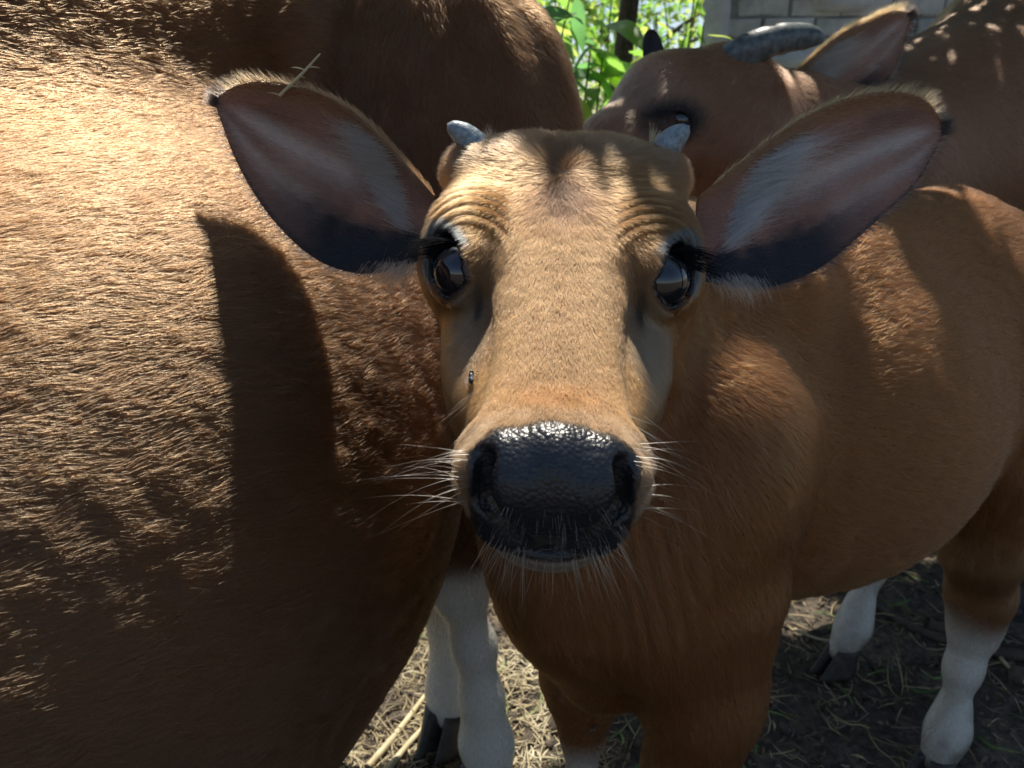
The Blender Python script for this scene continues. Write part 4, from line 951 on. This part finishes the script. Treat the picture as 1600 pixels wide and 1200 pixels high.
# ================================================================== THE SHADE TREE (overhanging boughs that dapple the animals)
def in_poly(px, py, poly):
    ins = np.zeros(len(px), bool); n = len(poly)
    for i in range(n):
        xa, ya = poly[i]; xb, yb = poly[(i + 1) % n]
        c = ((ya > py) != (yb > py)) & (px < (xb - xa) * (py - ya) / (yb - ya + 1e-9) + xa); ins ^= c
    return ins
SUNLIT = [   # patches of the animals and the ground where the boughs let the sun through: outline seen from the camera, share of light
    ([(-900, -600), (100, -300), (190, 20), (200, 150), (330, 190), (470, 300), (700, 420), (715, 600), (640, 580), (440, 610), (0, 640), (-900, 660), (-900, 520), (120, 500), (175, 400), (130, 320), (-900, 280)], 1.0),
    ([(190, 0), (420, 0), (430, 120), (330, 190), (200, 150)], .55),
    ([(560, 160), (600, 165), (660, 300), (600, 260)], 1.0),
    ([(680, -60), (765, -60), (790, 80), (735, 55)], 1.0), ([(800, -80), (870, -80), (930, 190), (880, 190)], .9),
    ([(705, 345), (780, 335), (860, 350), (925, 360), (930, 420), (935, 500), (940, 560), (950, 645), (900, 670), (800, 670), (735, 640), (745, 560), (760, 480), (705, 400)], 1.0),
    ([(985, 335), (1060, 345), (1060, 400), (1000, 400)], .5),
    ([(1070, 455), (1150, 475), (1190, 560), (1212, 650), (1225, 980), (1190, 980), (1185, 750), (1110, 640), (1070, 560)], 1.0),
    ([(1235, 470), (1280, 480), (1295, 735), (1255, 745), (1240, 600)], 1.0), ([(1290, 470), (1375, 460), (1405, 570), (1330, 570)], .8),
    ([(1385, 460), (1405, 460), (1460, 610), (1435, 615)], 1.0), ([(1535, 285), (1575, 300), (1585, 390), (1560, 380)], 1.0), ([(1430, 250), (1480, 250), (1480, 300), (1430, 290)], .8),
    ([(1195, 1030), (1240, 1030), (1240, 1260), (1195, 1260)], 1.0),
    ([(400, 900), (690, 850), (850, 980), (850, 1150), (760, 1300), (300, 1400)], 1.0),
    ([(1225, 960), (1290, 945), (1310, 985), (1250, 1000)], 1.0), ([(1420, 770), (1475, 770), (1475, 840), (1420, 830)], 1.0), ([(1540, 940), (1600, 930), (1600, 990), (1540, 985)], .8)]
q = np.random.default_rng(303); S3 = TO_SUN / TO_SUN[2]; ST = .014
ga = np.arange(-2.0, 2.6, ST); gb_ = np.arange(-.7, 3.4, ST); GA, GB = np.meshgrid(ga, gb_, indexing='ij')
p = np.stack([GA.ravel(), GB.ravel(), np.zeros(GA.size)], 1) + S3 * 1.45; al = np.arange(len(p)); which = np.zeros(len(p), int)
for _ in range(60):
    pa = p[al]; dd = np.stack([calf(pa), cow(pa), cow2(pa), pa[:, 2]], 1); d = dd.min(1); go = d > .003
    which[al] = dd.argmin(1); p[al] = pa - S3 * (np.minimum(d, .3) * .85 * go)[:, None]; al = al[go]
    if len(al) == 0: break
hx, hy, hz = toPix(p); light = np.zeros(len(p))
for poly, w in SUNLIT: light = np.maximum(light, np.where(in_poly(hx, hy, poly) & (hz > .1) & ((which == 3) == (min(y for x, y in poly) > 760 and poly[0][0] != 1195)), w, 0))
light = np.where(which == 2, .02, np.where(p[:, 1] > 2.35, 1.0, light))   # the boughs end before the shrubs and the wall
light = np.where(hz < .1, .7, light).reshape(GA.shape)
K_ = 3; big = np.pad(light, K_, mode='edge'); dil = np.zeros_like(light)       # a leaf has a width: keep its edge out of the gap too
for ox in range(-K_, K_ + 1):
    for oy in range(-K_, K_ + 1):
        if ox * ox + oy * oy <= K_ * K_ + .5: dil = np.maximum(dil, big[K_ + ox:K_ + ox + light.shape[0], K_ + oy:K_ + oy + light.shape[1]])
n = 120000; c = np.stack([q.uniform(-1.9, 2.6, n), q.uniform(-.6, 3.3, n), q.uniform(2.0, 2.7, n)], 1); ia = ((c[:, 0] + 2.0) / ST).astype(int); ib = ((c[:, 1] + .7) / ST).astype(int)
light = dil[np.clip(ia, 0, dil.shape[0] - 1), np.clip(ib, 0, dil.shape[1] - 1)]; c = c + np.stack([S3[0] * c[:, 2], S3[1] * c[:, 2], np.zeros(n)], 1)
keep = q.random(n) > light
tree_root = tag(link("tree", None), "shade tree whose leafy boughs hang over the cattle", "tree"); tree_root.location = (2.75, .35, 0)
tl = np.array([2.75, .35, 0])
v, f_ = lofted([np.array([0, 0, -.1]), np.array([.05, .02, 1.0]), np.array([-.05, .1, 1.9]), np.array([-.15, .3, 3.0])], [.17, .14, .12, .06], 14, .02, 6, 30); trunk = mesh_np("trunk", v, f_, M_TWIG, tree_root)
made = 0
for _ in range(160):           # boughs: only where they stay clear of the sun gaps
    an = q.uniform(1.6, 3.1); ln = q.uniform(1.5, 4.4); e = np.array([ln * math.cos(an), ln * math.sin(an) * 1.1, q.uniform(2.2, 2.6)])
    path = [np.array([-.04, .1, 1.75]), e * np.array([.3, .35, 1]) + np.array([0, 0, .25]) + q.normal(0, .08, 3), e * np.array([.7, .7, 1]) + np.array([0, 0, .3]) + q.normal(0, .1, 3), e + np.array([0, 0, .1])]
    w_ = smooth_poly(path, 60) + tl; ka = ((w_[:, 0] - S3[0] * w_[:, 2] + 2.0) / ST).astype(int); kb = ((w_[:, 1] - S3[1] * w_[:, 2] + .7) / ST).astype(int)
    ok = (ka >= 0) & (kb >= 0) & (ka < dil.shape[0]) & (kb < dil.shape[1]); val = dil[np.clip(ka, 0, dil.shape[0] - 1), np.clip(kb, 0, dil.shape[1] - 1)]
    if np.any((val > .05) & ok & (kb * ST - .7 < 2.3)): continue
    v, f_ = lofted(path, [.055, .035, .02, .008], 8, .03, 5, 24); mesh_np("limb", v, f_, M_TWIG, trunk); made += 1
    if made == 7: break
M_SHADE = leaf_mat("leaf_shade_tree", (.035, .07, .02), (.06, .11, .03), (.05, .09, .015))
leaf_cloud("crown", c[keep] - tl, .066, q, M_SHADE, tree_root)
print("canopy leaves", keep.sum(), "limbs", made)
